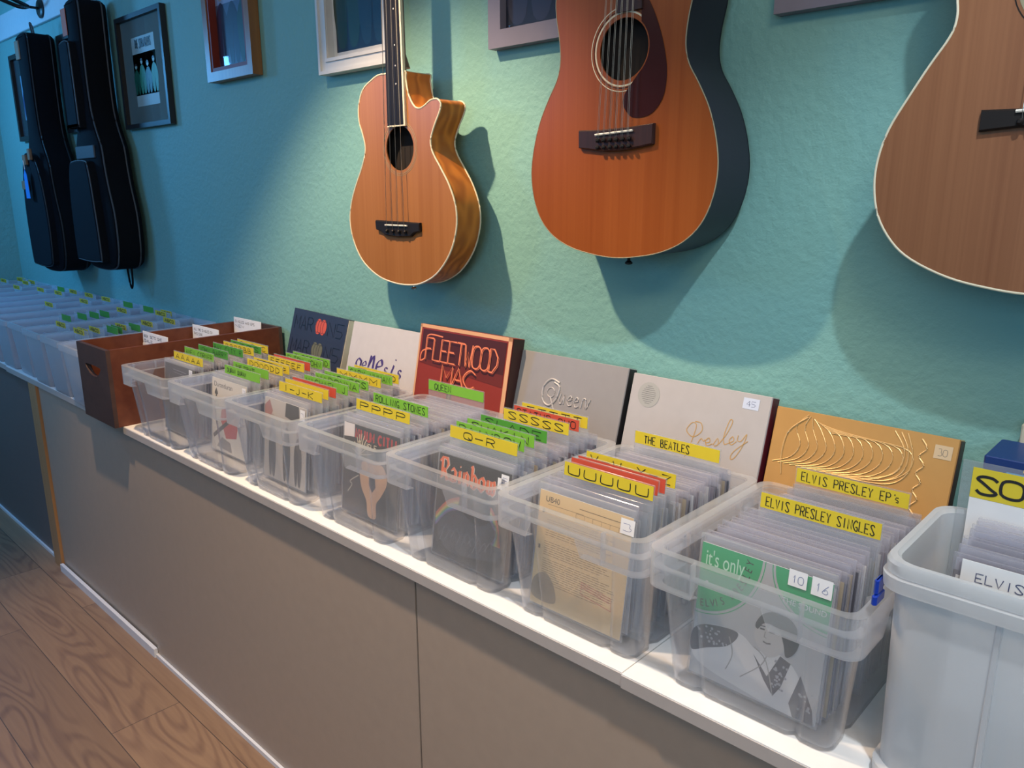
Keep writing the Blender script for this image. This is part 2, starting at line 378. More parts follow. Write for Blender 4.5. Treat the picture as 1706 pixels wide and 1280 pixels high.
# spotlight fixture on the ceiling over the counter
for lx_, ly_, ll_ in ((-1.65, .45, 'small white spotlight on the ceiling above the small cutaway guitar'), (.12, .42, 'small white spotlight on the ceiling above the tall white tub')):
    t = tag(empty('ceiling_spotlight', (lx_, ly_, 2.6)), ll_, 'lamp')
    q = MB(); q.lathe([(.03, .06), (.045, .0), (.045, -.02), (.038, -.02), (.025, .05)]); q.build('lamp_shade', M['ceiling'], t, True)
    q = MB(); q.tube([(0, 0, .05), (0, 0, .1)], .008); q.build('stem', M['chrome'], t)

# ------------------------------------------------------------------ the long display counter
ZC = .775
ct = tag(empty('display_counter', (-1.9, 1.1, 0)), 'long waist-high counter with white top and taupe front panels under the guitars', 'counter')
def cpart(name, a, b, m, r=0, label=None):
    q = MB(); a = (a[0]+1.9, a[1]-1.1, a[2]); b = (b[0]+1.9, b[1]-1.1, b[2])
    q.rbox(a, b, r) if r else q.box(a, b)
    o = q.build(name, m, ct)
    if label: o['label'] = label
    return o
def board(x0, x1, y0):
    q = MB(); a = (x0+1.9, y0-1.1, ZC-.022); b = (x1+1.9, WY-.002-1.1, ZC)
    q.box(a, b); q.cm = 1; q.box((a[0], a[1]-.0012, a[2]), (b[0], a[1], b[2]-.002))
    return q.build('counter_board', [M['white'], M['edge']], ct)
board(-5.2, -3.602, .852); board(-3.6, -2.372, .846); board(-2.37, -.566, .831); board(-.564, 1.2, .828)
cpart('front_panel', (-2.36, .848, .012), (-1.05, .866, .752), M['panel'])
cpart('front_panel', (-1.045, .848, .012), (.3, .866, .752), M['panel'])
cpart('front_panel', (.305, .848, .012), (1.2, .866, .752), M['panel'])
cpart('front_panel', (-3.235, .853, .012), (-2.362, .868, .752), M['panel'])
cpart('front_panel', (-5.2, .868, .012), (-3.332, .884, .752), M['panel_dark'], label='darker front panel')  # one even tone, darker than the other front panels
cpart('batten', (-3.33, .845, .0), (-3.245, .868, .752), M['batten'], label='bare pine upright batten')
cpart('plinth_strip', (-5.2, .86, .0), (-3.332, .8675, .012), M['trim'], label='thin white strip at the foot')
cpart('plinth_strip', (-3.235, .836, .0), (-2.362, .8475, .03), M['trim'], label='raised white strip at the foot')
cpart('plinth_strip', (-2.36, .840, .0), (1.2, .8475, .013), M['trim'], label='thin white strip at the foot')
cpart('carcass', (-5.2, .89, .0), (1.2, WY-.004, .752), M['blackcard'])

# ------------------------------------------------------------------ clear storage boxes
BW, BD, BH = .286, .352, .205
def perim(hx_, hy, r, n=5):
    """rounded rectangle, many points per side: list of (x, y, nx, ny, side, s)"""
    out = []
    def side(a, b, nx, ny, k, m_=20):
        for i in range(m_+1):
            t_ = i/m_; out.append((a[0]+(b[0]-a[0])*t_, a[1]+(b[1]-a[1])*t_, nx, ny, k, -1+2*t_))
    def arc(cx, cy, a0):
        for i in range(1, n):
            a = R(a0+90*i/n); out.append((cx+r*math.cos(a), cy+r*math.sin(a), math.cos(a), math.sin(a), -1, 1))
    side((-hx_+r, -hy), (hx_-r, -hy), 0, -1, 0); arc(hx_-r, -hy+r, -90)
    side((hx_, -hy+r), (hx_, hy-r), 1, 0, 1); arc(hx_-r, hy-r, 0)
    side((hx_-r, hy), (-hx_+r, hy), 0, 1, 2); arc(-hx_+r, hy-r, 90)
    side((-hx_, hy-r), (-hx_, -hy+r), -1, 0, 3); arc(-hx_+r, -hy+r, 180)
    return out
def flute(k, s_):
    a = abs(s_)
    if k < 0: return 0
    if .62 < a < .74: return -.008
    return 0
def section(inset, z, r=.018, fl=1, off=0, w=None, d=None):
    P0 = perim((w or BW)/2-inset, (d or BD)/2-inset, r)
    return [(x+nx*(flute(k, s_)*fl+off), y+ny*(flute(k, s_)*fl+off), z) for x, y, nx, ny, k, s_ in P0]
def storage_box_meshes():
    b = MB(); t_ = .0016
    lv = [(.031, .0), (.029, .003), (.027, .03), (.02, .11), (.0155, .15), (.0115, BH-.004)]
    outer = [section(i, z, fl=1) for i, z in lv]
    inner = [section(i, max(z, .006), fl=1, off=-t_) for i, z in reversed(lv)]
    b.loft(outer+inner, cap=False)
    b.add(outer[0], [tuple(range(len(outer[0])))]); b.add([(x, y, .006) for x, y, z in inner[-1]], [tuple(range(len(inner[-1])))])
    rm = MB()
    i0 = section(.0115, 0, fl=0, off=-t_); o1 = section(0, 0, r=.022, fl=0); o0 = section(0, 0, r=.022, fl=0, off=-.0016)
    Z_ = lambda l, z: [(x, y, z) for x, y, _ in l]
    rm.loft([Z_(i0, BH-.006), Z_(i0, BH), Z_(o1, BH), Z_(o1, BH-.003)], cap=False)     # rolled top lip
    P0 = perim(BW/2, BD/2, .022); zb = []
    for x, y, nx, ny, k, s_ in P0:
        mid = k in (0, 2) and -.55 < s_ < .3 or k in (1, 3) and abs(s_) < .6
        zb.append(BH-.026 if mid else BH-.053)
    sk = [(x, y, z) for (x, y, _), z in zip(o1, zb)]; ski = [(x, y, z) for (x, y, _), z in zip(o0, zb)]
    rm.loft([Z_(o1, BH-.003), sk, ski, Z_(o0, BH-.003)], cap=False)
    bi = section(.0135, 0, fl=0)
    for zf, cond in ((BH-.026, False), (BH-.053, True)):
        n = len(o0)
        for i in range(n):
            j = (i+1) % n
            if cond and (zb[i] > BH-.04 or zb[j] > BH-.04): continue
            a, c, d, e = bi[i], bi[j], o0[j], o0[i]
            rm.add([(a[0], a[1], zf), (c[0], c[1], zf), (d[0], d[1], zf), (e[0], e[1], zf), (a[0], a[1], zf+.0015), (c[0], c[1], zf+.0015), (d[0], d[1], zf+.0015), (e[0], e[1], zf+.0015)],
                   [(0, 1, 2, 3), (4, 7, 6, 5), (0, 4, 5, 1), (1, 5, 6, 2), (2, 6, 7, 3), (3, 7, 4, 0)])
    # upright webs between skirt and wall
    for i, (x, y, nx, ny, k, s_) in enumerate(P0):
        if k < 0: continue
        if any(abs(s_-c) < .051 for c in (-.9, -.55, .3, .55, .9)) and i % 2 == 0:
            tx, ty = -ny*.0008, nx*.0008; a = (x-nx*.0125, y-ny*.0125); e = (x-nx*.001, y-ny*.001); z0 = zb[i]; z1 = BH-.003
            rm.loft([[(a[0]-tx, a[1]-ty, z0), (a[0]+tx, a[1]+ty, z0), (e[0]+tx, e[1]+ty, z0), (e[0]-tx, e[1]-ty, z0)], [(a[0]-tx, a[1]-ty, z1), (a[0]+tx, a[1]+ty, z1), (e[0]+tx, e[1]+ty, z1), (e[0]-tx, e[1]-ty, z1)]])
    return b, rm
bx_root = empty('storage_box', (0, 0, 0)); bb, br_ = storage_box_meshes()
bb.build('box_body', M['box'], bx_root, True); br_.build('box_rim', M['boxrim'], bx_root, True)
BOX_X = [-2.280, -1.990, -1.699, -1.402, -1.114, -.826, -.536]          # left edges
BOX_Y = [.808, .812, .818, .826, .832, .832, .832]
BOX_L = ['clear plastic record box beside the brown wooden crate', 'second clear plastic record box from the brown crate, cream card single in front',
 'third clear plastic record box from the brown crate, headed I-J-K', 'middle clear plastic record box of the seven, headed P P P P',
 'clear plastic record box headed Q-R, orange gothic lettering on front single', 'clear plastic record box holding the beige form-like single, headed U U U U U',
 'clear plastic record box against the tall white tub, green and white single in front']
for i in range(7):
    o = bx_root if i == 0 else copy_tree(bx_root)
    o.location = (BOX_X[i]+BW/2, BOX_Y[i]+BD/2, ZC); tag(o, BOX_L[i], 'storage box', 'clear plastic boxes of singles in a row on the counter')

# ------------------------------------------------------------------ divider cards and singles
ZF = ZC+.0075
def make_sleeve_mesh(w_=.187, h_=.2, th=.0026):
    q = MB(); q.rbox((-w_/2, -th/2, 0), (w_/2, th/2, h_), .0008); return q
def make_single(i):
    r = MB(); wv = .181; r.box((-wv/2, -.0007, .003), (wv/2, .0007, .003+.186-.004*(i % 3))); o = r.build('record_single', M['cover'])
    make_sleeve_mesh(.187-.0015*(i % 3), .203+.0025*(i % 4)).build('plastic_sleeve', M['sleeve'], o); return o
protos = [make_single(i) for i in range(4)]
proto_used = [False]*4
def place_single(x, y, z, tilt, yaw, label, group):
    k = rnd.randrange(4)
    if proto_used[k]: o = copy_tree(protos[k])
    else: o = protos[k]; proto_used[k] = True
    o.location = (x, y, z); o.rotation_euler = (-tilt, rnd.uniform(-.006, .006), yaw); tag(o, label, 'record', group); return o
def divider(x, y, ztop, colr, text, label, group, wd=.178, strip=.021, tilt=.06, cwid=None, zb=ZF, lx=(.04, .96), lh=.64, pw=.0011, jit=.06, ys=None):
    h = ztop-zb
    o = MB(); o.rbox((-wd/2-.002, -.0006, 0), (wd/2+.002, .0006, h), .0006)
    o = o.build('divider_card', M['card']); o.location = (x, y-h*math.sin(tilt), zb); o.rotation_euler = (-tilt, 0, 0)
    tag(o, label, 'divider', group)
    s_ = MB(); s_.box((-wd/2, -.0013, h-strip-.003), (wd/2, -.0007, h-.002)); s_.build('header_strip', M[colr], o)
    if text:
        t_ = MB(); x0 = -wd/2+wd*lx[0]; x1 = -wd/2+wd*lx[1]
        fit_write(t_, text, x0, h-strip-.003+strip*(1-lh)/2, x1, strip*lh, pw, -.0016, gap=.45, jit=jit)
        t_.build('lettering', M['marker'], o)
    return o
# (x-left, x-right, y, strip colour, text, description)
SEQ = ['first', 'second', 'third', 'fourth', 'fifth', 'sixth', 'seventh', 'eighth', 'ninth']
CARDS = {
 0: (1.012, [(-2.218,-2.034,.937,'yellow','AAAAA'),(-2.236,-2.054,.979,'green','AMEN CORNER'),(-2.24,-2.056,1.022,'darkgreen','JOHN BARRY'),(-2.24,-2.05,1.066,'darkgreen','BAY CITY R'),
     (-2.235,-2.05,1.098,'yellow','BBBBBB'),(-2.235,-2.052,1.122,'darkgreen','BROS'),(-2.235,-2.05,1.143,'yellow','C C C')]),
 1: (1.015, [(-1.90,-1.712,.932,'green','DURAN DURAN'),(-1.925,-1.742,.968,'green','DIRE STRAITS'),(-1.935,-1.748,1.012,'yellow','DDDDDD'),(-1.935,-1.75,1.032,'yellow','D'),
     (-1.93,-1.745,1.072,'yellow','EEEEEF'),(-1.93,-1.745,1.09,'red',''),(-1.92,-1.74,1.122,'green','ELTON JOHN'),(-1.92,-1.74,1.145,'green','FLEETWOOD')]),
 2: (1.02, [(-1.628,-1.44,.925,'yellow','I-J-K'),(-1.625,-1.437,.945,'yellow',''),(-1.622,-1.436,.965,'red',''),(-1.618,-1.435,.997,'green','MICHAEL J'),
     (-1.62,-1.437,1.028,'green','MADONNA'),(-1.622,-1.438,1.054,'green','MADNESS'),(-1.625,-1.442,1.09,'yellow','MMMM'),(-1.62,-1.438,1.124,'green','GARY NUMAN'),(-1.618,-1.436,1.143,'yellow','O O')]),
 3: (1.03, [(-1.313,-1.138,.934,'yellow','PPPP'),(-1.306,-1.128,.98,'green','ROLLING STONES'),(-1.322,-1.144,1.136,'green','QUEEN')]),
 4: (1.03, [(-.998,-.828,.93,'yellow','Q-R'),(-1.03,-.858,.953,'green','RAINBOW'),(-1.036,-.866,.98,'green','SHAKIN'),(-1.036,-.868,1.015,'darkgreen','SLADE'),
     (-1.034,-.868,1.078,'yellow','SSSSS'),(-1.036,-.87,1.108,'red','STATUS QUO'),(-1.038,-.87,1.134,'yellow','TTTTT')]),
 5: (1.03, [(-.753,-.585,.918,'yellow','UUUUU'),(-.75,-.586,.938,'red',''),(-.747,-.582,.952,'red',''),(-.752,-.582,.98,'yellow','V-W-Y-Z'),(-.757,-.59,1.128,'yellow','THE BEATLES')]),
 6: (1.03, [(-.460,-.294,1.012,'yellow','ELVIS PRESLEY SINGLES'),(-.461,-.298,1.134,'yellow','ELVIS PRESLEY EP\'s')]),
}
FRONT = [.922, .925, .912, .918, .920, .908, .908]
FX = [-2.148, -1.868, -1.578, -1.257, -.956, -.696, -.400]
BOXN = ['clear box beside brown crate', 'second clear box from crate', 'I-J-K box', 'P P P P box', 'Q-R box', 'U U U U U box', 'clear box beside tall white tub']
COLN = {'yellow': 'yellow', 'green': 'light green', 'darkgreen': 'dark green', 'red': 'red'}
LETT = {'AAAAA', 'BBBBBB', 'C C C', 'DDDDDD', 'EEEEEF', 'I-J-K', 'MMMM', 'O O', 'PPPP', 'Q-R', 'SSSSS', 'TTTTT', 'UUUUU', 'V-W-Y-Z'}
front_singles = []
for b, (zt, cs) in CARDS.items():
    names = []; bc = BOX_X[b]+BW/2; lim = lambda v: min(max(v, bc-.018), bc+.018)
    cs = [(xa, xb, max(y, FRONT[b]+.0165+.0045*i), c, text) for i, (xa, xb, y, c, text) in enumerate(cs)]
    ymax = BOX_Y[b]+BD-.024; tl_ = lambda y: .09-.05*(y-FRONT[b])/(ymax-FRONT[b])
    for i, (xa, xb, y, c, text) in enumerate(cs):
        what = 'lettered '+text.replace(' ', '') if text in LETT else ('with handwriting' if text else 'left blank')
        lab = f'{COLN[c]} divider {what}, {SEQ[i]} from front in {BOXN[b]}'
        if i == len(cs)-1: lab = f'{COLN[c]} divider {what}, rearmost in {BOXN[b]}'
        big = b == 6
        txt = text
        kw = dict(lx=(.05, .95), jit=.03) if b >= 5 or len(text) > 6 else dict(lx=(.08, .92))
        if text == 'QUEEN': kw = dict(lx=(.12, .42), jit=.05)
        if text == 'Q-R': kw = dict(lx=(.22, .68))
        if text == 'DURAN DURAN' or text == 'DIRE STRAITS': kw = dict(lx=(.08, .62), lh=.5)
        if text == 'THE BEATLES': kw = dict(lx=(.12, .66))
        if text == 'I-J-K': kw = dict(lx=(.12, .8))
        divider(lim((xa+xb)/2), y+.002, zt+(.004 if i else 0), c, txt, lab, 'divider cards standing in '+BOXN[b], wd=min(xb-xa, .178)+.0, strip=.021, tilt=tl_(y), pw=.0017 if b < 6 else .0014, **kw)
        names.append((y, COLN[c], SEQ[i]))
    # singles between the cards
    y = FRONT[b]; k = 0; cx = FX[b]; cxe = (cs[-1][0]+cs[-1][1])/2
    ymax = BOX_Y[b]+BD-.024
    while y < ymax:
        near = [c_ for c_ in cs if abs(c_[2]+.002-y) < .004]
        if near and k: y += .0022; near = [c_ for c_ in cs if abs(c_[2]+.002-y) < .004]
        if k and near: y += .002
        f = (y-FRONT[b])/(ymax-FRONT[b]); x = lim(cx+(cxe-cx)*f)
        before = [n_ for n_ in names if n_[0] < y]
        where = 'before all dividers' if not before else f'behind {before[-1][2]} divider ({before[-1][1]})'
        tilt = .09-.05*f
        if k == 0: front_singles.append((x, y, tilt, b))
        else:
            place_single(x+rnd.uniform(-.0025, .0025), y-.2*math.sin(tilt), ZF+rnd.uniform(0, .005), tilt, rnd.uniform(-.006, .006),
                f'clear-sleeved single {where} in {BOXN[b]}', f'singles {where} in {BOXN[b]}')
        k += 1; y += .0076+rnd.uniform(-.0012, .0012)

# front singles with their own covers -------------------------------------------------
def front_single(b, x, y, tilt, paint, base, label, sticker=None):
    tl = tilt+.05 if b in (4, 5) else tilt+.01
    o = MB(); o.box((-.0905, -.0008, .003), (.0905, .0008, .195)); o = o.build('record_single', base)
    o.location = (x, y-.2*math.sin(tl), ZF+.001); o.rotation_euler = (-tl, 0, rnd.uniform(-.01, .01)); tag(o, label, 'record')
    p = MB(); paint(p); p.build('cover_print', M['ink'], o)
    make_sleeve_mesh(.187, .207, .0046).build('plastic_sleeve', M['card'], o)
    if sticker:
        for (sx, sz, sw, sh, tx) in sticker:
            q = MB(); q.cc = (.8, .8, .8); q.rect(sx, sz, sx+sw, sz+sh, -.0029); q.cc = (.08, .1, .25)
            fit_write(q, tx, sx+sw*.2, sz+sh*.25, sx+sw*.8, sh*.45, .0006, -.0031, c=(.1, .12, .3))
            q.build('price_sticker', M['ink'], o)
W_ = (.78, .78, .78); K_ = (.02, .02, .025)
Yp = -.0010; dY = -.00012
def uv(p, l): return [(-.0905+.181*a, .003+.192*b_) for a, b_ in l]
def cov(p, c): p.rect(-.0905, .003, .0905, .195, Yp, c)
def pol(p, l, c, k=1): p.flat(uv(p, l), Yp+dY*k, c)
def lin(p, l, wd, c, k=1, smooth=0, pen=None): p.ribbon(uv(p, l), wd, Yp+dY*k, c, pen, smooth)
def paint_dark(p):
    cov(p, hx('35333a'))
    for i in range(5): pol(p, crom([(.1+.15*i, .1), (.2+.15*i, .5+.05*(i % 2)), (.17+.15*i, .85), (.08+.15*i, .6)], 4, True), hx('4a464e'), 1)
    lin(p, [(.3, .93), (.75, .92)], .0015, hx('8e8e9a'), 2); lin(p, [(.3, .89), (.68, .88)], .001, hx('8e8e9a'), 2)
def paint_duran(p):
    cov(p, hx('E8DDCB'))
    type_text(p, 'Duranduran', -.080, .173, .019, Yp+dY, K_, sx=1.05)
    cx, cz = -.068, .155      # spade pip
    p.flat([(cx, cz+.014), (cx+.008, cz+.003), (cx+.009, cz-.003), (cx+.003, cz-.004), (cx+.004, cz-.009), (cx-.004, cz-.009), (cx-.003, cz-.004), (cx-.009, cz-.003), (cx-.008, cz+.003)], Yp+dY, K_)
    pol(p, [(.3, .62), (.82, .68), (.72, .25), (.42, .2), (.25, .45)], hx('C8403E'), 1)
    lin(p, [(.05, .18), (.78, .62)], .011, hx('3a3436'), 2); pol(p, [(.15, .05), (.6, .03), (.55, .16), (.3, .2)], hx('9a8f88'), 2)
def paint_ijk(p):
    cov(p, hx('C9BEB2')); pol(p, [(0, .9), (.12, .98), (.2, .85), (.1, .7), (0, .75)], hx('A86A66'), 1)
    pol(p, [(.52, 1), (.82, 1), (.84, .84), (.7, .8), (.5, .83)], hx('26262a'), 2)
    for sx, hh in ((.2, .72), (.55, .7), (.82, .62)):
        pol(p, crom([(sx-.06, .05), (sx-.09, .4), (sx-.05, hh-.06), (sx, hh), (sx+.05, hh-.07), (sx+.09, .38), (sx+.07, .05), (sx+.012, .05), (sx, .2), (sx-.012, .05)], 4, True), hx('37343a'), 3)
        p.flat(circ(-.0905+.181*sx, .003+.192*(hh+.05), .008, 14), Yp+dY*4, hx('B0A096'))
def paint_pppp(p):
    cov(p, hx('23262f'))
    fit_write(p, 'NIIUM CITII', -.05, .168, .086, .019, .0046, Yp+dY, gap=.25, c=hx('C42A2E'), jit=.02)
    pol(p, [(.0, .84), (.2, .86), (.2, 1), (.0, 1)], hx('F0E4DC'), 2)
    fit_write(p, 'SINGLE', -.04, .153, .02, .01, .0018, Yp+dY, c=hx('E8D8B8'))
    sk = hx('E0AE84')
    pol(p, crom([(.32, .5), (.38, .63), (.6, .66), (.76, .62), (.82, .47), (.72, .3), (.64, .2), (.64, .04), (.5, .04), (.46, .2), (.36, .33)], 5, True), sk, 1)
    pol(p, [(.50, .49), (.6, .49), (.62, .38), (.56, .31), (.5, .39)], hx('2e323c'), 2)
    for a in range(9): lin(p, [(.3, .68), (.16+.045*a, .92-.012*(a-4)**2), ], .0022, hx('D8C8AC'), 2)
    lin(p, [(.1, .22), (.18, .32), (.14, .35), (.3, .45)], .0022, hx('D8C8AC'), 2, 4)
def paint_rainbow(p):
    cov(p, hx('17171b'))
    og, dk = hx('F0703A'), hx('7A2A14'); x = -.084; zb = .148
    L = {'R': [[(0, 0), (.1, .1), (.1, 1)], [(-.1, .8), (.1, 1.02), (.45, 1), (.55, .75), (.4, .5), (.12, .5)], [(.25, .5), (.5, .0), (.68, .08)]],
     'a': [[(.05, .5), (.25, .64), (.4, .5), (.4, 0), (.5, .06)], [(.4, .3), (.08, .25), (.06, .05), (.22, 0), (.4, .12)]],
     'i': [[(.05, .5), (.15, .62), (.15, 0), (.28, .06)], [(.12, .78), (.2, .84)]],
     'n': [[(.02, .52), (.12, .62), (.12, 0)], [(.12, .48), (.3, .64), (.4, .5), (.4, 0), (.5, .06)]],
     'b': [[(.05, 1.0), (.12, .92), (.12, .05), (.3, 0), (.44, .12), (.42, .48), (.28, .62), (.12, .5)]],
     'o': [[(.25, .64), (.06, .48), (.08, .1), (.25, 0), (.42, .14), (.42, .5), (.25, .64)]],
     'w': [[(.02, .54), (.1, .62), (.1, .06), (.24, 0), (.34, .1), (.34, .6)], [(.34, .1), (.48, 0), (.58, .1), (.58, .5), (.5, .64)]]}
    for ch_ in 'Rainbow':
        s_ = .040
        for pl in L[ch_]:
            pts = [(x+a*s_*.86, zb+b_*s_) for a, b_ in pl]
            p.ribbon([(a+.0008, b_-.0008) for a, b_ in pts], .0092, Yp+dY, hx('D8CFC0'), R(40)); p.ribbon(pts, .0074, Yp+dY*2, og, R(40))
        x += {'R': .7, 'i': .34, 'w': .7}.get(ch_, .56)*.040*.9
    cs_ = ['D86A4A', 'E09A5A', 'E0D070', '8AB87A', '6A9AB8', '7A6AA0']
    for i, c in enumerate(cs_):
        p.ribbon(crom([(-.088, .078-.004*i), (-.06, .108-.004*i), (-.03, .122-.004*i)], 5), .0042, Yp+dY, hx(c)); p.ribbon(crom([(.05, .125-.004*i), (.068, .1-.004*i), (.078-.004*i, .06)], 5), .0042, Yp+dY, hx(c))
    pol(p, crom([(.05, .3), (.3, .5), (.6, .42), (.85, .5), (.95, .2), (.6, .1), (.2, .08)], 5, True), hx('3c4048'), 1)
    for i in range(9): lin(p, [(.1+.08*i, .15+.03*(i % 3)), (.18+.08*i, .32-.03*(i % 2)), (.27+.07*i, .2)], .0012, hx('6c7078'), 2, 3)
def paint_form(p):
    be = hx('E8C48C'); cov(p, be); d = hx('3a2e24'); m_ = hx('8a7048')
    type_text(p, 'UB40', -.078, .178, .013, Yp+dY, d)
    p.rect(-.082, .158, -.078, .165, Yp+dY, K_); lin(p, [(.1, .89), (.5, .895)], .0006, m_)
    lin(p, [(.45, .935), (.95, .935)], .0013, m_); lin(p, [(.08, .85), (.97, .85)], .0005, m_)
    for i in range(6):
        x0 = .42+.09*i
        for l in ([(x0, .89), (x0, .82)],): lin(p, l, .0005, m_)
    lin(p, [(.42, .89), (.96, .89)], .0005, m_); lin(p, [(.42, .82), (.96, .82)], .0005, m_)
    r_ = random.Random(3)
    for i in range(30):
        z = .76-.019*i
        if i in (8, 9, 17): continue
        x1 = .9-r_.random()*.2
        x = .1
        while x < x1:
            e = min(x1, x+r_.uniform(.03, .09)); lin(p, [(x, z), (e, z)], .0009, m_); x = e+.012
    p.rect(-.084, .097, -.08, .104, Yp+dY, d)
    for a in (0, .02): lin(p, [(.55, .3+a), (.86, .26+a)], .0012, hx('C86A58'), 2)
    for l in ([(.55, .34), (.87, .30)], [(.56, .24), (.88, .2)], [(.55, .34), (.56, .24)], [(.87, .3), (.88, .2)]): lin(p, l, .001, hx('C86A58'), 2)
    pol(p, crom([(.02, .06), (.02, .22), (.14, .3), (.25, .22), (.28, .06)], 4, True), hx('A89070'), 1)
def paint_green(p):
    cov(p, hx('B4B2B0')); g = hx('1FA565')
    arc = [(-.0905+.181*.0, .003+.192*1.0)]+[(-.0905+.112*math.cos(R(a)), .195+.112*math.sin(R(a))) for a in range(-2, -92, -6)]
    arc = [(-.0905, .195)]+[(-.0905+.088*math.cos(R(a)), .195+.098*math.sin(R(a))) for a in range(0, -91, -6)]
    p.flat(arc, Yp+dY, g)
    arc2 = [(-.0905+.092*math.cos(R(a)), .195+.102*math.sin(R(a))) for a in range(0, -91, -5)]; p.ribbon(arc2, .0012, Yp+dY, g)
    arc = [(.0905, .195)]+[(.0905-.075*math.cos(R(a)), .195-.066*math.sin(R(a))) for a in range(90, -1, -6)]; p.flat(arc, Yp+dY, g)
    p.ribbon([(.0905-.079*math.cos(R(a)), .195-.07*math.sin(R(a))) for a in range(90, -1, -6)], .0012, Yp+dY, g)
    type_text(p, "it's only", -.084, .165, .031, Yp+dY*2, hx('BFE8CE'), sx=.6); pass
    p.flat(circ(-.078, .14, .0024, 12), Yp+dY*2, W_)
    for i, ch_ in enumerate('ELVIS PRESLEY'):
        a = R(-86+6.5*i); rr = .078; cx, cz = -.0905+rr*.98*math.cos(a), .195+rr*1.18*math.sin(a)
        if ch_ != ' ': type_text(p, ch_, cx, cz, .015, Yp+dY*3, K_, rot=a+R(90), sx=.8)
    type_text(p, 'THE SOUND', .028, .150, .0105, Yp+dY*2, W_)
    for i in range(18): p.flat(circ(.022+.0036*i, .164, .0008, 6), Yp+dY*2, W_)
    # generic young man in a pale scarf and patterned jacket
    sq = lambda l: [(a, c*.86) for a, c in l]
    pl2 = lambda p, l, c, k=1: pol(p, sq(l), c, k)
    ln2 = lambda p, l, wd, c, k=1, sm=0: lin(p, sq(l), wd, c, k, sm)
    hair, face, cl, dk = hx('1c1c20'), hx('C2BBB4'), hx('D6D2CE'), hx('3c3a44')
    pl2(p, crom([(.0, .2), (.02, .38), (.14, .48), (.38, .5), (.52, .42), (.66, .46), (.8, .4), (.92, .2), (.97, .02), (.78, .0), (.4, .04), (.1, .1)], 6, True), cl, 1)
    pl2(p, crom([(.0, .2), (.0, .38), (.12, .47), (.36, .5), (.3, .36), (.12, .26)], 5, True), dk, 2)
    pl2(p, [(.5, .38), (.6, .2), (.68, .1), (.73, .2), (.78, .42), (.7, .45), (.62, .24)], dk, 3)
    pl2(p, [(.86, .36), (.8, .1), (.84, .0), (.99, .0), (.97, .12)], dk, 3)
    r_ = random.Random(5)
    for i in range(60):
        cx, cz = r_.choice([(r_.uniform(.03, .3), r_.uniform(.32, .45)), (r_.uniform(.66, .76), r_.uniform(.16, .4)), (r_.uniform(.86, .96), r_.uniform(.02, .25))])
        p.flat(circ(-.0905+.181*cx, .003+.192*cz*.86, .0012+.001*r_.random(), 6), Yp+dY*4, hx('9a979c'))
    pl2(p, crom([(.5, .5), (.5, .62), (.56, .7), (.68, .72), (.74, .6), (.7, .47), (.6, .4)], 6, True), face, 3)
    pl2(p, crom([(.49, .64), (.54, .74), (.64, .79), (.76, .76), (.82, .64), (.8, .52), (.74, .46), (.71, .56), (.66, .66), (.56, .67), (.51, .6)], 6, True), hair, 5)
    for e in (.545, .62): ln2(p, [(e-.018, .612), (e+.018, .615)], .0022, hair, 5); ln2(p, [(e-.022, .635), (e+.02, .642)], .0014, hair, 5)
    ln2(p, [(.57, .6), (.565, .555), (.585, .55)], .0012, hx('8a8580'), 5); ln2(p, [(.56, .515), (.59, .508), (.62, .518)], .0020, hx('6a605c'), 5)
    ln2(p, [(.6, .4), (.56, .3), (.42, .14)], .0015, hx('99948f'), 4, 4); ln2(p, [(.3, .44), (.34, .3), (.3, .15)], .0015, hx('99948f'), 4, 4); ln2(p, [(.5, .44), (.6, .36), (.68, .1)], .0014, hx('99948f'), 4, 4)
FS = [(paint_dark, 'blackcard', 'dark single at the very front of the box beside the brown crate', [(.066, .176, .02, .018, '4')]),
 (paint_duran, 'paper', 'cream single with spade pip and red shape, front of second box from crate', [(.07, .17, .018, .02, '3')]),
 (paint_ijk, 'paper', 'grey group-photo single at the front of the I-J-K box', [(.066, .165, .02, .026, '3')]),
 (paint_pppp, 'blackcard', 'dark single with red lettering and bare arms drawing in the P P P P box', None),
 (paint_rainbow, 'blackcard', 'black single with orange gothic lettering at the front of the Q-R box', [(.07, .172, .018, .02, '5'), (.062, .164, .018, .02, '4')]),
 (paint_form, 'paper', 'beige single printed like an official form at front of U box', [(.07, .168, .025, .024, '3')]),
 (paint_green, 'paper', 'green and white single with portrait of dark-haired man', [(.034, .176, .024, .022, '10'), (.064, .174, .026, .024, '16')])]
for (x, y, tilt, b), (pt, bm_, lab, st) in zip(front_singles, FS): front_single(b, x, y, tilt, pt, M[bm_], lab, st)

# ------------------------------------------------------------------ boxed albums leaning on the wall
def lp(name, x0, x1, ztop, ytop, th, face, side, label, tilt=.27, yaw=0, zb=ZC, roll=0):
    """a thick square box set; origin at the foot of the front-left corner"""
    zb += th*math.sin(tilt)+.0005; wd = x1-x0; h = (ztop-zb)/math.cos(tilt)
    o = empty('record_box_set', (x0, ytop-h*math.sin(tilt)*1.0, zb+.0005+0), (-tilt, roll, yaw)); tag(o, label, 'record box set', 'box sets leaning in a row against the wall')
    q = MB(); q.rbox((0, 0, 0), (wd, th, h), .0015); q.build('slipcase', [face], o)
    if side:
        s_ = MB(); s_.box((wd-.0002, .0025, .002), (wd+.0012, th-.002, h-.002)); s_.build('spine', side, o)
    return o, wd, h
YA = -.0006
def art(o, fn, name='artwork', m_=None, smooth=False):
    q = MB(); fn(q); return q.build(name, m_ or M['ink'], o, smooth)
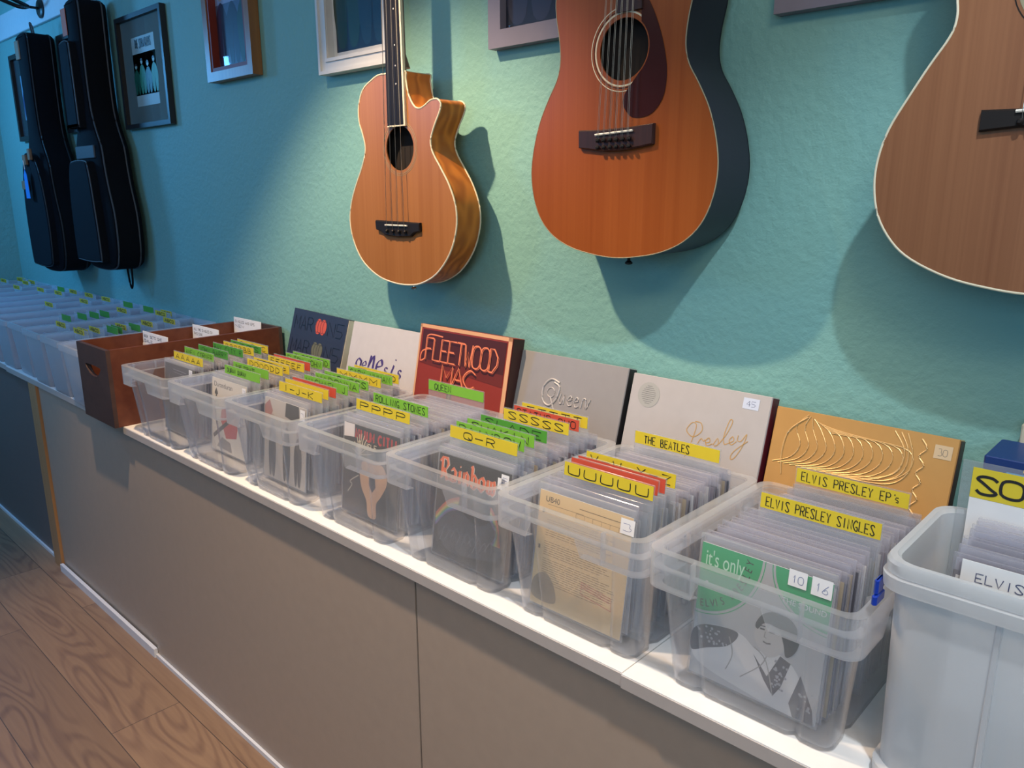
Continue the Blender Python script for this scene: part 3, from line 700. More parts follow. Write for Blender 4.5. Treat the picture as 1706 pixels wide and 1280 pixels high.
# dark set lettered twice, two ring symbols
o, wd, h = lp('set', -2.216, -1.925, 1.093, 1.335, .034, M['navy'], M['pages'], 'dark navy box set with circled lettering, leftmost of the leaning sets', roll=.03)
def f(p):
    for zz, oc in ((h-.062, hx('C8543A')), (h-.135, hx('6A6A52'))):
        fit_write(p, 'MAR', .018, zz, .115, .042, .0028, YA, c=hx('10121a'), jit=.01); fit_write(p, 'N5', .2, zz, .275, .042, .0028, YA, c=hx('10121a'), jit=.01)
        p.flat(circ(.148, zz+.021, .017, 24, rz=.024), YA, oc); p.flat(circ(.173, zz+.021, .017, 24, rz=.024), YA-.0001, oc)
        for cx in (.142, .154, .168, .18): p.ribbon(circ(cx, zz+.021, .009, 16, 60, 300, rz=.019), .0016, YA-.0002, hx('24161a'))
art(o, f)
o, wd, h = lp('set', -1.893, -1.578, 1.083, 1.338, .02, M['whitecard'], None, 'white box set with purple handwritten-style lettering')
def f(p):
    c = hx('4A3A78'); z = h-.135; x = .042
    L = {'g': [[(.5, .5), (.25, .62), (.05, .35), (.2, .05), (.45, .2), (.52, .55)], [(.52, .55), (.45, -.2), (.2, -.4), (.0, -.25)]], 'e': [[(.08, .3), (.45, .42), (.35, .66), (.1, .5), (.06, .15), (.28, 0), (.5, .12)]],
     'n': [[(.05, .0), (.2, .75)], [(.12, .3), (.4, .75), (.42, .0)]], 's': [[(.42, .5), (.2, .56), (.12, .36), (.38, .2), (.28, .0), (.05, .04)]], 'i': [[(.12, .0), (.3, .6)], [(.36, .84), (.4, .9)]]}
    for ch_, s_ in zip('genesis', (.05, .04, .062, .06, .04, .056, .042)):
        for pl in L[ch_]: p.ribbon([(x+a*s_, z+b_*s_) for a, b_ in pl], s_*.16, YA, c, R(30), 4)
        x += s_*.62
art(o, f)
# taller brick red set
o, wd, h = lp('set', -1.549, -1.222, 1.118, 1.305, .042, M['brick'], M['brown'], 'tall brick-red box set with orange double-line lettering', tilt=.2)
def f(p):
    for a, b_, c, d in ((0, 0, wd, .006), (0, h-.009, wd, h), (0, 0, .006, h), (wd-.012, 0, wd, h)): p.rect(a, b_, c, d, YA, hx('D8A57C'))
    og, dk = hx('E8845C'), hx('35100c')
    def lett(text, x0, z0, x1, ch_, first=1.0):
        for dx, dz, c, yy in ((.005, -.008, dk, YA-.0002), (0, 0, og, YA-.0004)):
            fit_write(p, text, x0+dx, z0+dz, x1+dx, ch_, .0048 if c == dk else .0034, yy, gap=.08, jit=0, c=c)
            if c == og: fit_write(p, text, x0+.0042, z0-.002, x1+.0042, ch_, .0012, yy-.0001, gap=.08, jit=0, c=c)
    p.rect(.012, h-.09, wd-.016, h-.013, YA-.0001, hx('4a1c16')); p.flat([(.012, h-.09), (wd-.016, h-.09), (wd-.016, h-.12), (.012, h-.1)], YA-.00015, hx('6a261c'))
    lett('FLEETWOOD', .03, h-.088, wd-.04, .055); lett('MAC', .1, h-.14, .22, .045)
    p.ribbon([(.03, h-.088), (.014, h-.095), (.018, h-.07), (.05, h-.06)], .0035, YA-.0005, og, None, 4); p.ribbon([(.03, h-.03), (.045, h-.024), (.09, h-.026)], .0035, YA-.0005, og, None, 4)
    p.rect(.128, h-.185, .145, h-.15, YA-.0002, dk); p.rect(.133, h-.182, .141, h-.153, YA-.0003, hx('7a6a40'))
art(o, f)
o, wd, h = lp('set', -1.224, -.918, 1.087, 1.338, .03, M['silver'], M['blackcard'], 'silver grey box set with embossed script and winged crest')
q = MB(); Zt = h-.105
def em(pts, r=.0016): q.tube([(a, YA-.0002, b_) for a, b_ in pts], r, 6)
cx = .11
em(crom([(cx+.02, Zt+.045), (cx-.005, Zt+.05), (cx-.024, Zt+.03), (cx-.02, Zt+.0), (cx+.0, Zt-.01), (cx+.018, Zt+.008), (cx+.022, Zt+.035), (cx+.005, Zt+.044)], 5), .0024)
em(crom([(cx+.0, Zt+.01), (cx+.012, Zt-.01), (cx+.022, Zt-.024), (cx+.036, Zt-.02)], 4), .0022)
em(circ(cx, Zt+.02, .011, 16), .0012)
for k, dx in enumerate((.03, .053, .072, .094)):
    x0 = cx+dx
    if k == 0: em(crom([(x0, Zt+.022), (x0-.003, Zt+.004), (x0+.004, Zt+.0), (x0+.01, Zt+.02), (x0+.01, Zt)], 3))
    elif k < 3: em(crom([(x0, Zt+.01), (x0+.009, Zt+.014), (x0+.004, Zt+.021), (x0-.003, Zt+.01), (x0+.003, Zt-.001), (x0+.011, Zt+.002)], 3))
    else: em(crom([(x0-.004, Zt), (x0-.001, Zt+.02), (x0+.006, Zt+.02), (x0+.01, Zt), (x0+.018, Zt+.022)], 3))
cz = Zt-.06
for s_ in (-1, 1):
    for k in range(6): em(crom([(cx+.012+s_*.008, cz+.012-.004*k), (cx+.012+s_*(.03+.003*k), cz+.026-.006*k), (cx+.012+s_*(.052+.001*k), cz+.002-.011*k)], 4), .0013)
em(circ(cx+.012, cz-.002, .015, 20), .0018); em(circ(cx+.012, cz-.002, .008, 14), .0012)
q.build('embossing', M['lightgrey'], o, True)
o, wd, h = lp('set', -.906, -.6, 1.08, 1.338, .03, M['lightgrey'], M['maroon'], 'pale grey box set with thin gold script and round sticker')
q = MB(); gc = hx('C09A5C'); sx, sz = .15, h-.145; k = .0135
scr = [[(0, -.5), (.6, 2), (1.0, 5.2), (.3, 5.6), (-.3, 4.2), (.8, 3.4), (1.9, 4.6), (1.6, 5.8), (.7, 5.9)], [(1.6, 2.4), (2.0, 3.4), (2.4, 3.1), (2.6, 3.4)], [(2.7, 2.9), (3.3, 3.2), (3.1, 3.8), (2.7, 3.2), (3.0, 2.5), (3.7, 3.0)],
 [(3.8, 2.8), (4.3, 4.0), (4.5, 3.1), (4.0, 2.7)], [(4.6, 3.2), (5.4, 5.0), (5.9, 7.0), (5.5, 7.2), (5.1, 4.8), (5.3, 3.4), (5.8, 3.6)], [(5.8, 3.6), (6.5, 4.2), (6.3, 4.8), (5.9, 4.1), (6.3, 3.5), (6.9, 4.2)],
 [(7.0, 5.2), (7.0, 4.4), (7.5, 4.4), (8.1, 5.6), (7.8, 3.6), (7.0, 1.6), (6.5, 1.4), (6.8, 2.6), (8.4, 4.6)]]
for pl in scr: q.ribbon([(sx+a*k*1.1, sz+b_*k*.9) for a, b_ in pl], .0016, YA, gc, None, 5)
q.flat(circ(.045, h-.04, .026, 28), YA, hx('A8A8A4'))
for i in range(10): q.ribbon([(.045-.017*math.cos((i-4.5)*.27), h-.022-.004*i), (.045+.017*math.cos((i-4.5)*.27), h-.022-.004*i)], .0009, YA-.0001, hx('6a6a6c'))
q.rect(wd-.055, h-.03, wd-.023, h-.009, YA, hx('C8D2E4')); fit_write(q, '45', wd-.048, h-.025, wd-.03, .01, .001, YA-.0001, c=hx('6a7494'))
q.build('artwork', M['ink'], o)
o, wd, h = lp('set', -.59, -.288, 1.066, 1.338, .03, M['gold'], M['brown'], 'gold foil box set with embossed swirling feather lines')
q = MB()
for i in range(13):
    t_ = i/12; x0 = .03+.13*t_
    q.tube([(a, YA-.0001, b_) for a, b_ in crom([(.06+.045*t_, h-.006-.002*i), (x0+.012+.05*t_, h-.03), (x0+.024+.055*t_, h-.06), (x0+.012+.035*t_, h-.085-.004*t_), (x0-.02, h-.1)], 5)], .0009, 6)
for i in range(3):
    q.tube([(a, YA-.0001, b_) for a, b_ in crom([(.205+.01*i, h-.005), (.225+.006*i, h-.035), (.22+.008*i, h-.07), (.19+.01*i, h-.088-.003*i), (.15, h-.092-.004*i)], 6)], .0011, 6)
q.tube([(a, YA-.0001, b_) for a, b_ in crom([(.06, h-.01), (.03, h-.04), (.024, h-.08), (.03, h-.12)], 5)], .0014, 6)
sc_ = [(.25+(.006 if i % 2 else -.002)*1.2, h-.01-.014*i) for i in range(11)]; q.tube([(a, YA-.0001, b_) for a, b_ in crom(sc_, 4)], .0014, 6)
for i in range(5): q.tube([(a, YA-.0001, b_) for a, b_ in crom([(.1+.02*i, h-.15-.01*i), (.15+.02*i, h-.14-.012*i), (.17+.02*i, h-.17-.012*i), (.13+.02*i, h-.2)], 5)], .0013, 6)
q.build('embossing', M['goldline'], o, True)
q = MB(); q.rect(wd-.034, h-.036, wd-.008, h-.014, YA, hx('D0B894')); fit_write(q, '30', wd-.028, h-.031, wd-.015, .011, .001, YA-.0001, c=hx('8a8070')); q.build('price_sticker', M['ink'], o)

# ------------------------------------------------------------------ brown wooden crate
CX0, CX1, CY0, CY1, CZ1 = -2.600, -2.365, .806, 1.375, 1.008
cr = tag(empty('wooden_crate', ((CX0+CX1)/2, (CY0+CY1)/2, ZC)), 'long dark brown wooden crate with handle slot, on the counter', 'crate')
hw, hd, hh = (CX1-CX0)/2, (CY1-CY0)/2, CZ1-ZC
q = MB(); slot = crom([(-.05, hh-.06), (.05, hh-.06), (.056, hh-.07), (.03, hh-.088), (0, hh-.093), (-.03, hh-.088), (-.056, hh-.07)], 4, True)
q.plate([(-hw, .0), (hw, .0), (hw, hh), (-hw, hh)], -hd, -hd+.012, [slot]); q.build('end_panel', M['crate_front'], cr)
q = MB(); q.plate([(-hw, .0), (hw, .0), (hw, hh), (-hw, hh)], hd-.012, hd, [slot]); q.build('end_panel', M['crate_front'], cr)
for s_ in (-1, 1):
    q = MB(); q.box((s_*hw-(.012 if s_ > 0 else 0), -hd+.012, 0), (s_*hw+(0 if s_ > 0 else .012), hd-.012, hh)); q.build('side_panel', M['crate'], cr)
q = MB(); q.box((-hw+.012, -hd+.012, .001), (hw-.012, hd-.012, .008)); q.build('bottom_panel', M['crate'], cr)
for i, (y, zt, lab) in enumerate([(1.0, 1.02, 'nearest the handle'), (1.165, 1.022, 'in the middle'), (1.315, 1.03, 'against the wall')]):
    o = MB(); h = zt-ZC-.01; o.rbox((-.092, -.001, 0), (.092, .001, h), .0006); o = o.build('header_card', M['paper'])
    o.location = (-2.484, y-h*.06, ZC+.0085); o.rotation_euler = (-.06, 0, 0); tag(o, 'white printed header card in the brown crate, '+lab, 'divider', 'white header cards in the brown crate')
    t_ = MB(); fit_write(t_, ['BOX SETS ONE', 'ALL THE SINGLES ON', 'SINGLES AND EPS'][i], -.082, h-.018, .05, .008, .0011, -.0014, jit=0, c=None)
    fit_write(t_, ['SALE', 'THIS SIDE', 'NEW'][i], -.082, h-.033, -.02, .008, .0011, -.0014, jit=0); t_.build('lettering', M['marker'], o)
for i in range(12):
    y = [1.006, 1.02, 1.034, 1.05, 1.171, 1.185, 1.199, 1.214, 1.32, 1.333, 1.345, 1.356][i]
    o = MB(); o.rbox((-.091, -.003, 0), (.091, .003, .196), .001); o = o.build('record_single', M['paper']); o.location = (-2.484+rnd.uniform(-.004, .004), y-.016, ZC+.0085); o.rotation_euler = (-.045, 0, 0)
    g_ = ['nearest', 'middle', 'rear'][i//4]; tag(o, f'white paper-sleeved single behind the {g_} header card in the brown crate', 'record', f'white singles behind the {g_} header card')

# ------------------------------------------------------------------ row of milky tubs on the left
TW, TD, TH = .2, .555, .197
def tub_mesh():
    b = MB(); t_ = .002
    def sec(i, z, off=0, r=.014): return [(x+nx*off, y+ny*off, z) for x, y, nx, ny, k, s_ in perim(TW/2-i, TD/2-i, r, 4)]
    lv = [(.024, 0), (.022, .004), (.009, TH-.02), (.0085, TH-.004)]
    b.loft([sec(i, z) for i, z in lv]+[sec(i, max(z, .006), -t_) for i, z in reversed(lv)], cap=False)
    s0 = sec(.024, 0); b.add(s0, [tuple(range(len(s0)))])
    r_ = MB(); i0 = sec(.0085, TH-.004, -t_); i1 = sec(.0085, TH, -t_); o1 = sec(0, TH, 0, .018); o2 = sec(0, TH-.02, 0, .018); o3 = sec(0, TH-.02, -.0015, .018); o4 = sec(0, TH-.003, -.0015, .018)
    r_.loft([i0, i1, o1, o2, o3, o4], cap=False)
    return b, r_
tr = empty('storage_tub', (0, 0, 0)); a_, b_ = tub_mesh(); a_.build('tub_body', M['tub'], tr, True); b_.build('tub_rim', M['tub'], tr, True)
TX = []
x = -2.715; i = 0
while x > -5.1:
    o = tr if i == 0 else copy_tree(tr); o.location = (x, .812+TD/2+(.003 if i % 2 else 0)+.006*min(i, 3), ZC); TX.append(x)
    w_ = ['nearest the brown crate', 'second from the brown crate', 'third from the brown crate', 'fourth from the brown crate', 'fifth from the brown crate', 'sixth from the brown crate', 'seventh from the brown crate',
          'eighth from the brown crate', 'ninth from the brown crate', 'third from the far corner', 'second from the far corner', 'in the far corner'][i if i < 9 else 9+(i-9)]
    tag(o, 'long milky plastic tub '+w_, 'storage tub', 'long milky tubs across the far counter'); x -= .212; i += 1
q = MB(); rs = random.Random(4)
for x in TX:
    y = .87
    while y < 1.34:
        h_ = rs.uniform(.165, .178); q.box((x-.074, y, .008), (x+.074, y+.004, h_)); y += .0095
o = q.build('record_single', M['sleeve']); o.location = (0, 0, ZC); tag(o, 'densely packed clear-sleeved singles filling the far milky tubs', 'records', kind='stuff')
TPOS = [(-5.032, 1.24, 'y'), (-5.248, 1.428, 'y'), (-4.954, 1.414, 'y'), (-4.774, 1.42, 'y'), (-4.756, 1.289, 'y'), (-4.563, 1.189, 'y'), (-4.32, 1.238, 'y'), (-4.171, 1.253, 'y'), (-4.167, 1.417, 'y'), (-3.954, 1.41, 'y'), (-3.672, 1.084, 'y'), (-3.725, 1.226, 'y'), (-3.713, 1.407, 'y'), (-3.223, 0.931, 'y'), (-3.259, 1.228, 'y'), (-3.021, 0.935, 'y'), (-3.028, 0.973, 'y'), (-3.027, 1.063, 'y'), (-3.027, 1.156, 'y'), (-3.063, 1.298, 'y'), (-3.05, 1.39, 'y'), (-2.859, 1.239, 'y'), (-2.835, 0.922, 'y'), (-4.397, 1.381, 'g'), (-3.522, 1.409, 'g'), (-3.286, 1.403, 'g'), (-3.248, 1.005, 'g'), (-3.267, 1.062, 'g'), (-3.274, 1.107, 'g'), (-3.289, 1.146, 'g'), (-3.026, 1.019, 'g'), (-2.848, 1.01, 'g'), (-2.844, 1.096, 'g')]
ords = ['nearest', 'second', 'third', 'fourth', 'fifth', 'sixth', 'seventh', 'eighth', 'ninth', 'tenth', 'eleventh', 'twelfth']
cnt = {}
for (x, y, c) in TPOS:
    k = min(range(len(TX)), key=lambda j: abs(TX[j]-x)); y = min(max(y, .885), 1.32)
    ys_ = cnt.setdefault(k, [])
    while any(abs(y-v) < .011 for v in ys_): y += .012
    ys_.append(y)
for k, ys_ in cnt.items(): ys_.sort()
done_ = {}
for (x, y, c) in TPOS:
    k = min(range(len(TX)), key=lambda j: abs(TX[j]-x)); y = min(max(y, .885), 1.32); seen = done_.setdefault(k, [])
    while any(abs(y-v) < .011 for v in seen): y += .012
    seen.append(y); rank = cnt[k].index(min(cnt[k], key=lambda v: abs(v-y)))
    o = MB(); o.box((-.07, -.0005, 0), (.07, .0005, .208)); o = o.build('divider_card', M['card']); o.location = (TX[k], y+.0055, ZC+.009)
    s_ = MB(); s_.box((-.07, -.0012, .188) if c == 'y' else (-.03, -.0012, .183), (.03 if c == 'y' else .07, -.0006, .207)); s_.build('header_strip', M['yellow' if c == 'y' else 'darkgreen'], o)
    if c == 'y': t_ = MB(); fit_write(t_, 'ABCD', -.055, .192, .02, .011, .0028, -.0015, jit=.1); t_.build('lettering', M['marker'], o)
    tag(o, f"{'yellow' if c == 'y' else 'dark green'} divider, {SEQ[min(rank, 8)]} from the front in the {ords[k]} milky tub from the brown crate", 'divider', 'small dividers in the far tubs')

# ------------------------------------------------------------------ tall white tub at the right, its contents and the things behind it
tx0, tx1, ty0, ty1, tz = -.243, .17, .846, 1.066, 1.057
tt = tag(empty('storage_tub', ((tx0+tx1)/2, (ty0+ty1)/2, ZC)), 'tall milky white tub at the right end of the counter', 'storage tub')
wt, dt, ht = tx1-tx0, ty1-ty0, tz-ZC
def sec2(i, z, off=0, r=.03):
    return [(x+nx*off, y+ny*off, z) for x, y, nx, ny, k, s_ in perim(wt/2-i, dt/2-i, r, 6)]
b = MB(); lv = [(.008, 0), (.007, .02), (.013, .022), (.0085, ht-.034), (.0085, ht-.004)]
b.loft([sec2(i, z) for i, z in lv]+[sec2(i, max(z, .006), -.0025) for i, z in reversed(lv)], cap=False); s0 = sec2(.008, 0); b.add(s0, [tuple(range(len(s0)))])
b.build('tub_body', M['tall'], tt, True)
b = MB(); b.loft([sec2(.0085, ht-.004, -.0025), sec2(.007, ht), sec2(.001, ht), sec2(-.001, ht-.004), sec2(.0, ht-.016), sec2(.004, ht-.017), sec2(.004, ht-.0175), sec2(-.003, ht-.0185), sec2(-.002, ht-.034), sec2(.008, ht-.036)], cap=False)
b.build('tub_rim', M['tall'], tt, True)
for s_ in (-.09, .12):
    b = MB(); b.rbox((s_-.003, -dt/2+.006, .03), (s_+.003, -dt/2+.016, ht-.036), .001); b.build('rib', M['tall'], tt)
for i in range(13):
    y = .925+.0085*i
    place_single(-.098+rnd.uniform(-.003, .003), y-.012, ZC+.082+rnd.uniform(-.003, .003)-(.0025*(6-i) if i < 6 else 0), .05, rnd.uniform(-.01, .01), '7 inch single in a clear sleeve in the tall white tub, before its yellow card', 'singles in the tall white tub')
b = MB(); b.box((-.095, -.06, 0), (.095, .06, .054)); o = b.build('cardboard_block', M['paper']); o.location = (-.098, .975, ZC+.007); tag(o, 'white block raising the singles inside the tall white tub', 'block')
o = MB(); o.box((-.085, -.0008, 0), (.09, .0008, .234)); o = o.build('header_card', M['paper']); o.location = (-.095, .905, ZC+.043); o.rotation_euler = (-.06, 0, 0); tag(o, 'white card with faint handwriting at the front of the tall white tub', 'divider')
t_ = MB(); fit_write(t_, 'ELVIS', -.07, .212, -.025, .010, .0011, -.0012, c=hx('50587a'), jit=.04); fit_write(t_, 'PRESLEY', -.01, .212, .055, .010, .0011, -.0012, c=hx('50587a'), jit=.04); t_.build('lettering', M['ink'], o)
o = MB(); o.box((-.006, -.001, 0), (.25, .001, .26)); o = o.build('divider_card', M['card']); o.location = (-.214, 1.042, ZC+.075); o.rotation_euler = (-.03, 0, 0)
tag(o, 'large yellow-headed divider at the back of the tall white tub', 'divider')
s_ = MB(); s_.box((.006, -.0018, .215), (.248, -.0011, .253)); s_.build('header_strip', M['yellow'], o)
s_ = MB(); s_.box((.006, -.0018, .05), (.248, -.0011, .2145)); s_.build('backing_paper', M['paper'], o)
t_ = MB(); fit_write(t_, 'SOM', .012, .222, .088, .022, .0036, -.0022, gap=.25, jit=.03); t_.build('lettering', M['marker'], o)
o.location.z = ZC+.09
o = MB(); o.rbox((0, 0, 0), (.3, .12, .272), .003); o = o.build('file_box', M['greybox']); o.location = (-.238, 1.225, ZC); tag(o, 'plain grey box behind the tall white tub', 'box')
t = tag(empty('picture_book', (-.236, 1.275, ZC+.272)), 'blue illustrated book lying on the grey box', 'book')
b = MB(); b.rbox((0, -.03, 0), (.26, .075, .03), .002); b.build('cover', P_('deep_blue_cover', hx('1C3A78'), .4), t)
b = MB(); b.cc = hx('4FA0D0'); b.rect(.03, .006, .2, .012, -.0305); b.rect(.05, .015, .2, .019, -.0306, hx('D8B84A')); b.rect(.06, .003, .1, .009, -.0307, hx('C8563A')); b.build('artwork', M['ink'], t)
o = MB(); o.rbox((0, 0, 0), (.25, .04, .33), .002); o = o.build('magazine', P_('cream_cover', hx('C8C2A8'), .5)); o.location = (-.213, 1.348, ZC); tag(o, 'cream covered magazine standing against the wall behind the blue book', 'magazine')
t_ = MB(); t_.rect(.008, .24, .24, .302, -.0006, hx('2A2C40')); t_.build('artwork', M['ink'], o)
t = tag(empty('peg_clip', (-.2435, .862, .996)), 'small blue plastic clip wedged beside the tall white tub', 'clip')
b = MB(); b.rbox((-.006, -.012, -.0), (.0, .016, .012), .002); b.rbox((-.006, -.008, .012), (-.001, .012, .03), .002); b.build('clip_body', M['blue'], t)

# ------------------------------------------------------------------ framed pictures on the wall
def frame(x0, x1, z0, z1, fw, fm, mw, mm, label, paint, slip=None, th=.022, tilt=0, ornate=False):
    t = tag(empty('framed_picture', ((x0+x1)/2, WY-.002, z0), (0, tilt, 0)), label, 'picture frame')
    w2, h = (x1-x0)/2, z1-z0
    q = MB(); q.plate([(-w2, 0), (w2, 0), (w2, h), (-w2, h)], -th, -.0, [[(-w2+fw, fw), (w2-fw, fw), (w2-fw, h-fw), (-w2+fw, h-fw)]])
    if ornate:
        for a, b_ in ((0, .006), (fw-.01, .004)):
            q.plate([(-w2+a, a), (w2-a, a), (w2-a, h-a), (-w2+a, h-a)], -th-b_, -th+.001, [[(-w2+a+.009, a+.009), (w2-a-.009, a+.009), (w2-a-.009, h-a-.009), (-w2+a+.009, h-a-.009)]])
    q.build('moulding', fm, t)
    if slip:
        s_ = MB(); s_.plate([(-w2+fw, fw), (w2-fw, fw), (w2-fw, h-fw), (-w2+fw, h-fw)], -th+.003, -.004, [[(-w2+fw+.012, fw+.012), (w2-fw-.012, fw+.012), (w2-fw-.012, h-fw-.012), (-w2+fw+.012, h-fw-.012)]]); s_.build('inner_slip', slip, t)
    m_ = MB(); m_.box((-w2+fw*.6, -.006, fw*.6), (w2-fw*.6, -.001, h-fw*.6)); m_.build('mount', mm, t)
    p = MB(); px0, px1, pz0, pz1 = -w2+fw+mw[0], w2-fw-mw[0], fw+mw[1], h-fw-mw[2]
    U = lambda l: [(px0+(px1-px0)*a, pz0+(pz1-pz0)*b_) for a, b_ in l]
    paint(p, U); p.build('picture_print', M['ink'], t)
    g = MB(); g.box((-w2+fw*.8, -.012, fw*.8), (w2-fw*.8, -.0105, h-fw*.8)); g.build('glass_pane', M['glass'], t)
def figs(n, col_, bgc, sky=None, skin='b49a8c', seed=1):
    def pt(p, U):
        r_ = random.Random(seed); p.flat(U([(0, 0), (1, 0), (1, 1), (0, 1)]), -.0062, bgc)
        if sky: p.flat(U([(0, .62), (1, .62), (1, 1), (0, 1)]), -.0063, sky)
        for i in range(n):
            cx = (i+.5)/n+r_.uniform(-.03, .03); tp = .7+r_.uniform(-.06, .06); wv = .4/n
            c = tuple(x*r_.uniform(.5, 1.6) for x in col_)
            p.flat(U(crom([(cx-wv, .06), (cx-wv*1.4, .4), (cx-wv, tp-.12), (cx, tp-.02), (cx+wv, tp-.12), (cx+wv*1.4, .4), (cx+wv, .06), (cx+wv*.2, .06), (cx, .38), (cx-wv*.2, .06)], 4, True)), -.0064-.0001*i, c)
            hd_ = [(cx+.3*wv*math.cos(R(a))*1.7, tp+.05+.06*math.sin(R(a))) for a in range(0, 360, 30)]; p.flat(U(hd_), -.0068-.0001*i, hx(skin))
            hr = [(cx+.3*wv*math.cos(R(a))*1.9, tp+.07+.06*math.sin(R(a))) for a in range(0, 181, 30)]; p.flat(U(hr), -.0072-.0001*i, (.03, .02, .02))
    return pt
def gig(p, U):
    p.flat(U([(0, 0), (1, 0), (1, 1), (0, 1)]), -.0062, hx('A9B4AE')); figs(4, hx('1f6a58'), hx('3f7a66'), seed=4, skin='9fb8ac')(p, lambda l: U([(a, .16+b_*.6) for a, b_ in l]))
    fit_write(p, 'THE STRANGLERS', *U([(.15, .84)])[0], U([(.85, .84)])[0][0], .03, .005, -.0075, c=(.05, .06, .06), jit=.02)
frame(-4.85, -4.43, 1.72, 2.14, .022, M['frame_black'], (.07, .08, .08), M['mat_black'], 'dark framed picture half hidden by the leftmost guitar bag', figs(2, hx('30506a'), hx('6f9ab8'), seed=2))
frame(-4.125, -3.70, 1.725, 2.145, .025, M['frame_black'], (.06, .05, .05), M['mat_black'], 'dark framed picture hanging between and behind the two guitar bags', figs(2, hx('30506a'), hx('7aa4c0'), seed=5))
frame(-3.455, -3.035, 1.704, 2.122, .017, M['frame_black'], (.09, .065, .065), M['mat_grey'], 'black framed green group poster right of the guitar bags', gig)
frame(-2.690, -2.388, 1.815, 2.215, .03, M['frame_tan'], (.012, .012, .012), M['red_in'], 'tan wooden framed photo of a group outdoors', figs(3, hx('27303c'), hx('4a5a78'), hx('8fa0c0'), seed=7), slip=M['red_in'], th=.035)
frame(-2.026, -1.69, 1.775, 2.2, .042, M['frame_white'], (.014, .014, .014), M['mat_white'], 'white framed dark photo partly behind the small guitar neck', figs(2, hx('26303e'), hx('141c2c'), seed=9, skin='8a7058'), ornate=True, th=.028)
frame(-1.352, -.99, 1.766, 2.2, .038, M['frame_grey'], (.0, .0, .0), M['mat_black'], 'mauve grey framed dark picture behind the twelve-string guitar', figs(2, hx('223044'), hx('10182a'), seed=11, skin='5a6a80'), th=.026)
frame(-.664, -.3, 1.742, 2.15, .035, M['frame_grey'], (.02, .02, .02), M['mat_white'], 'mauve grey frame at top edge left of the brown-topped guitar', figs(2, hx('34404e'), hx('8a9098'), seed=13), th=.026)

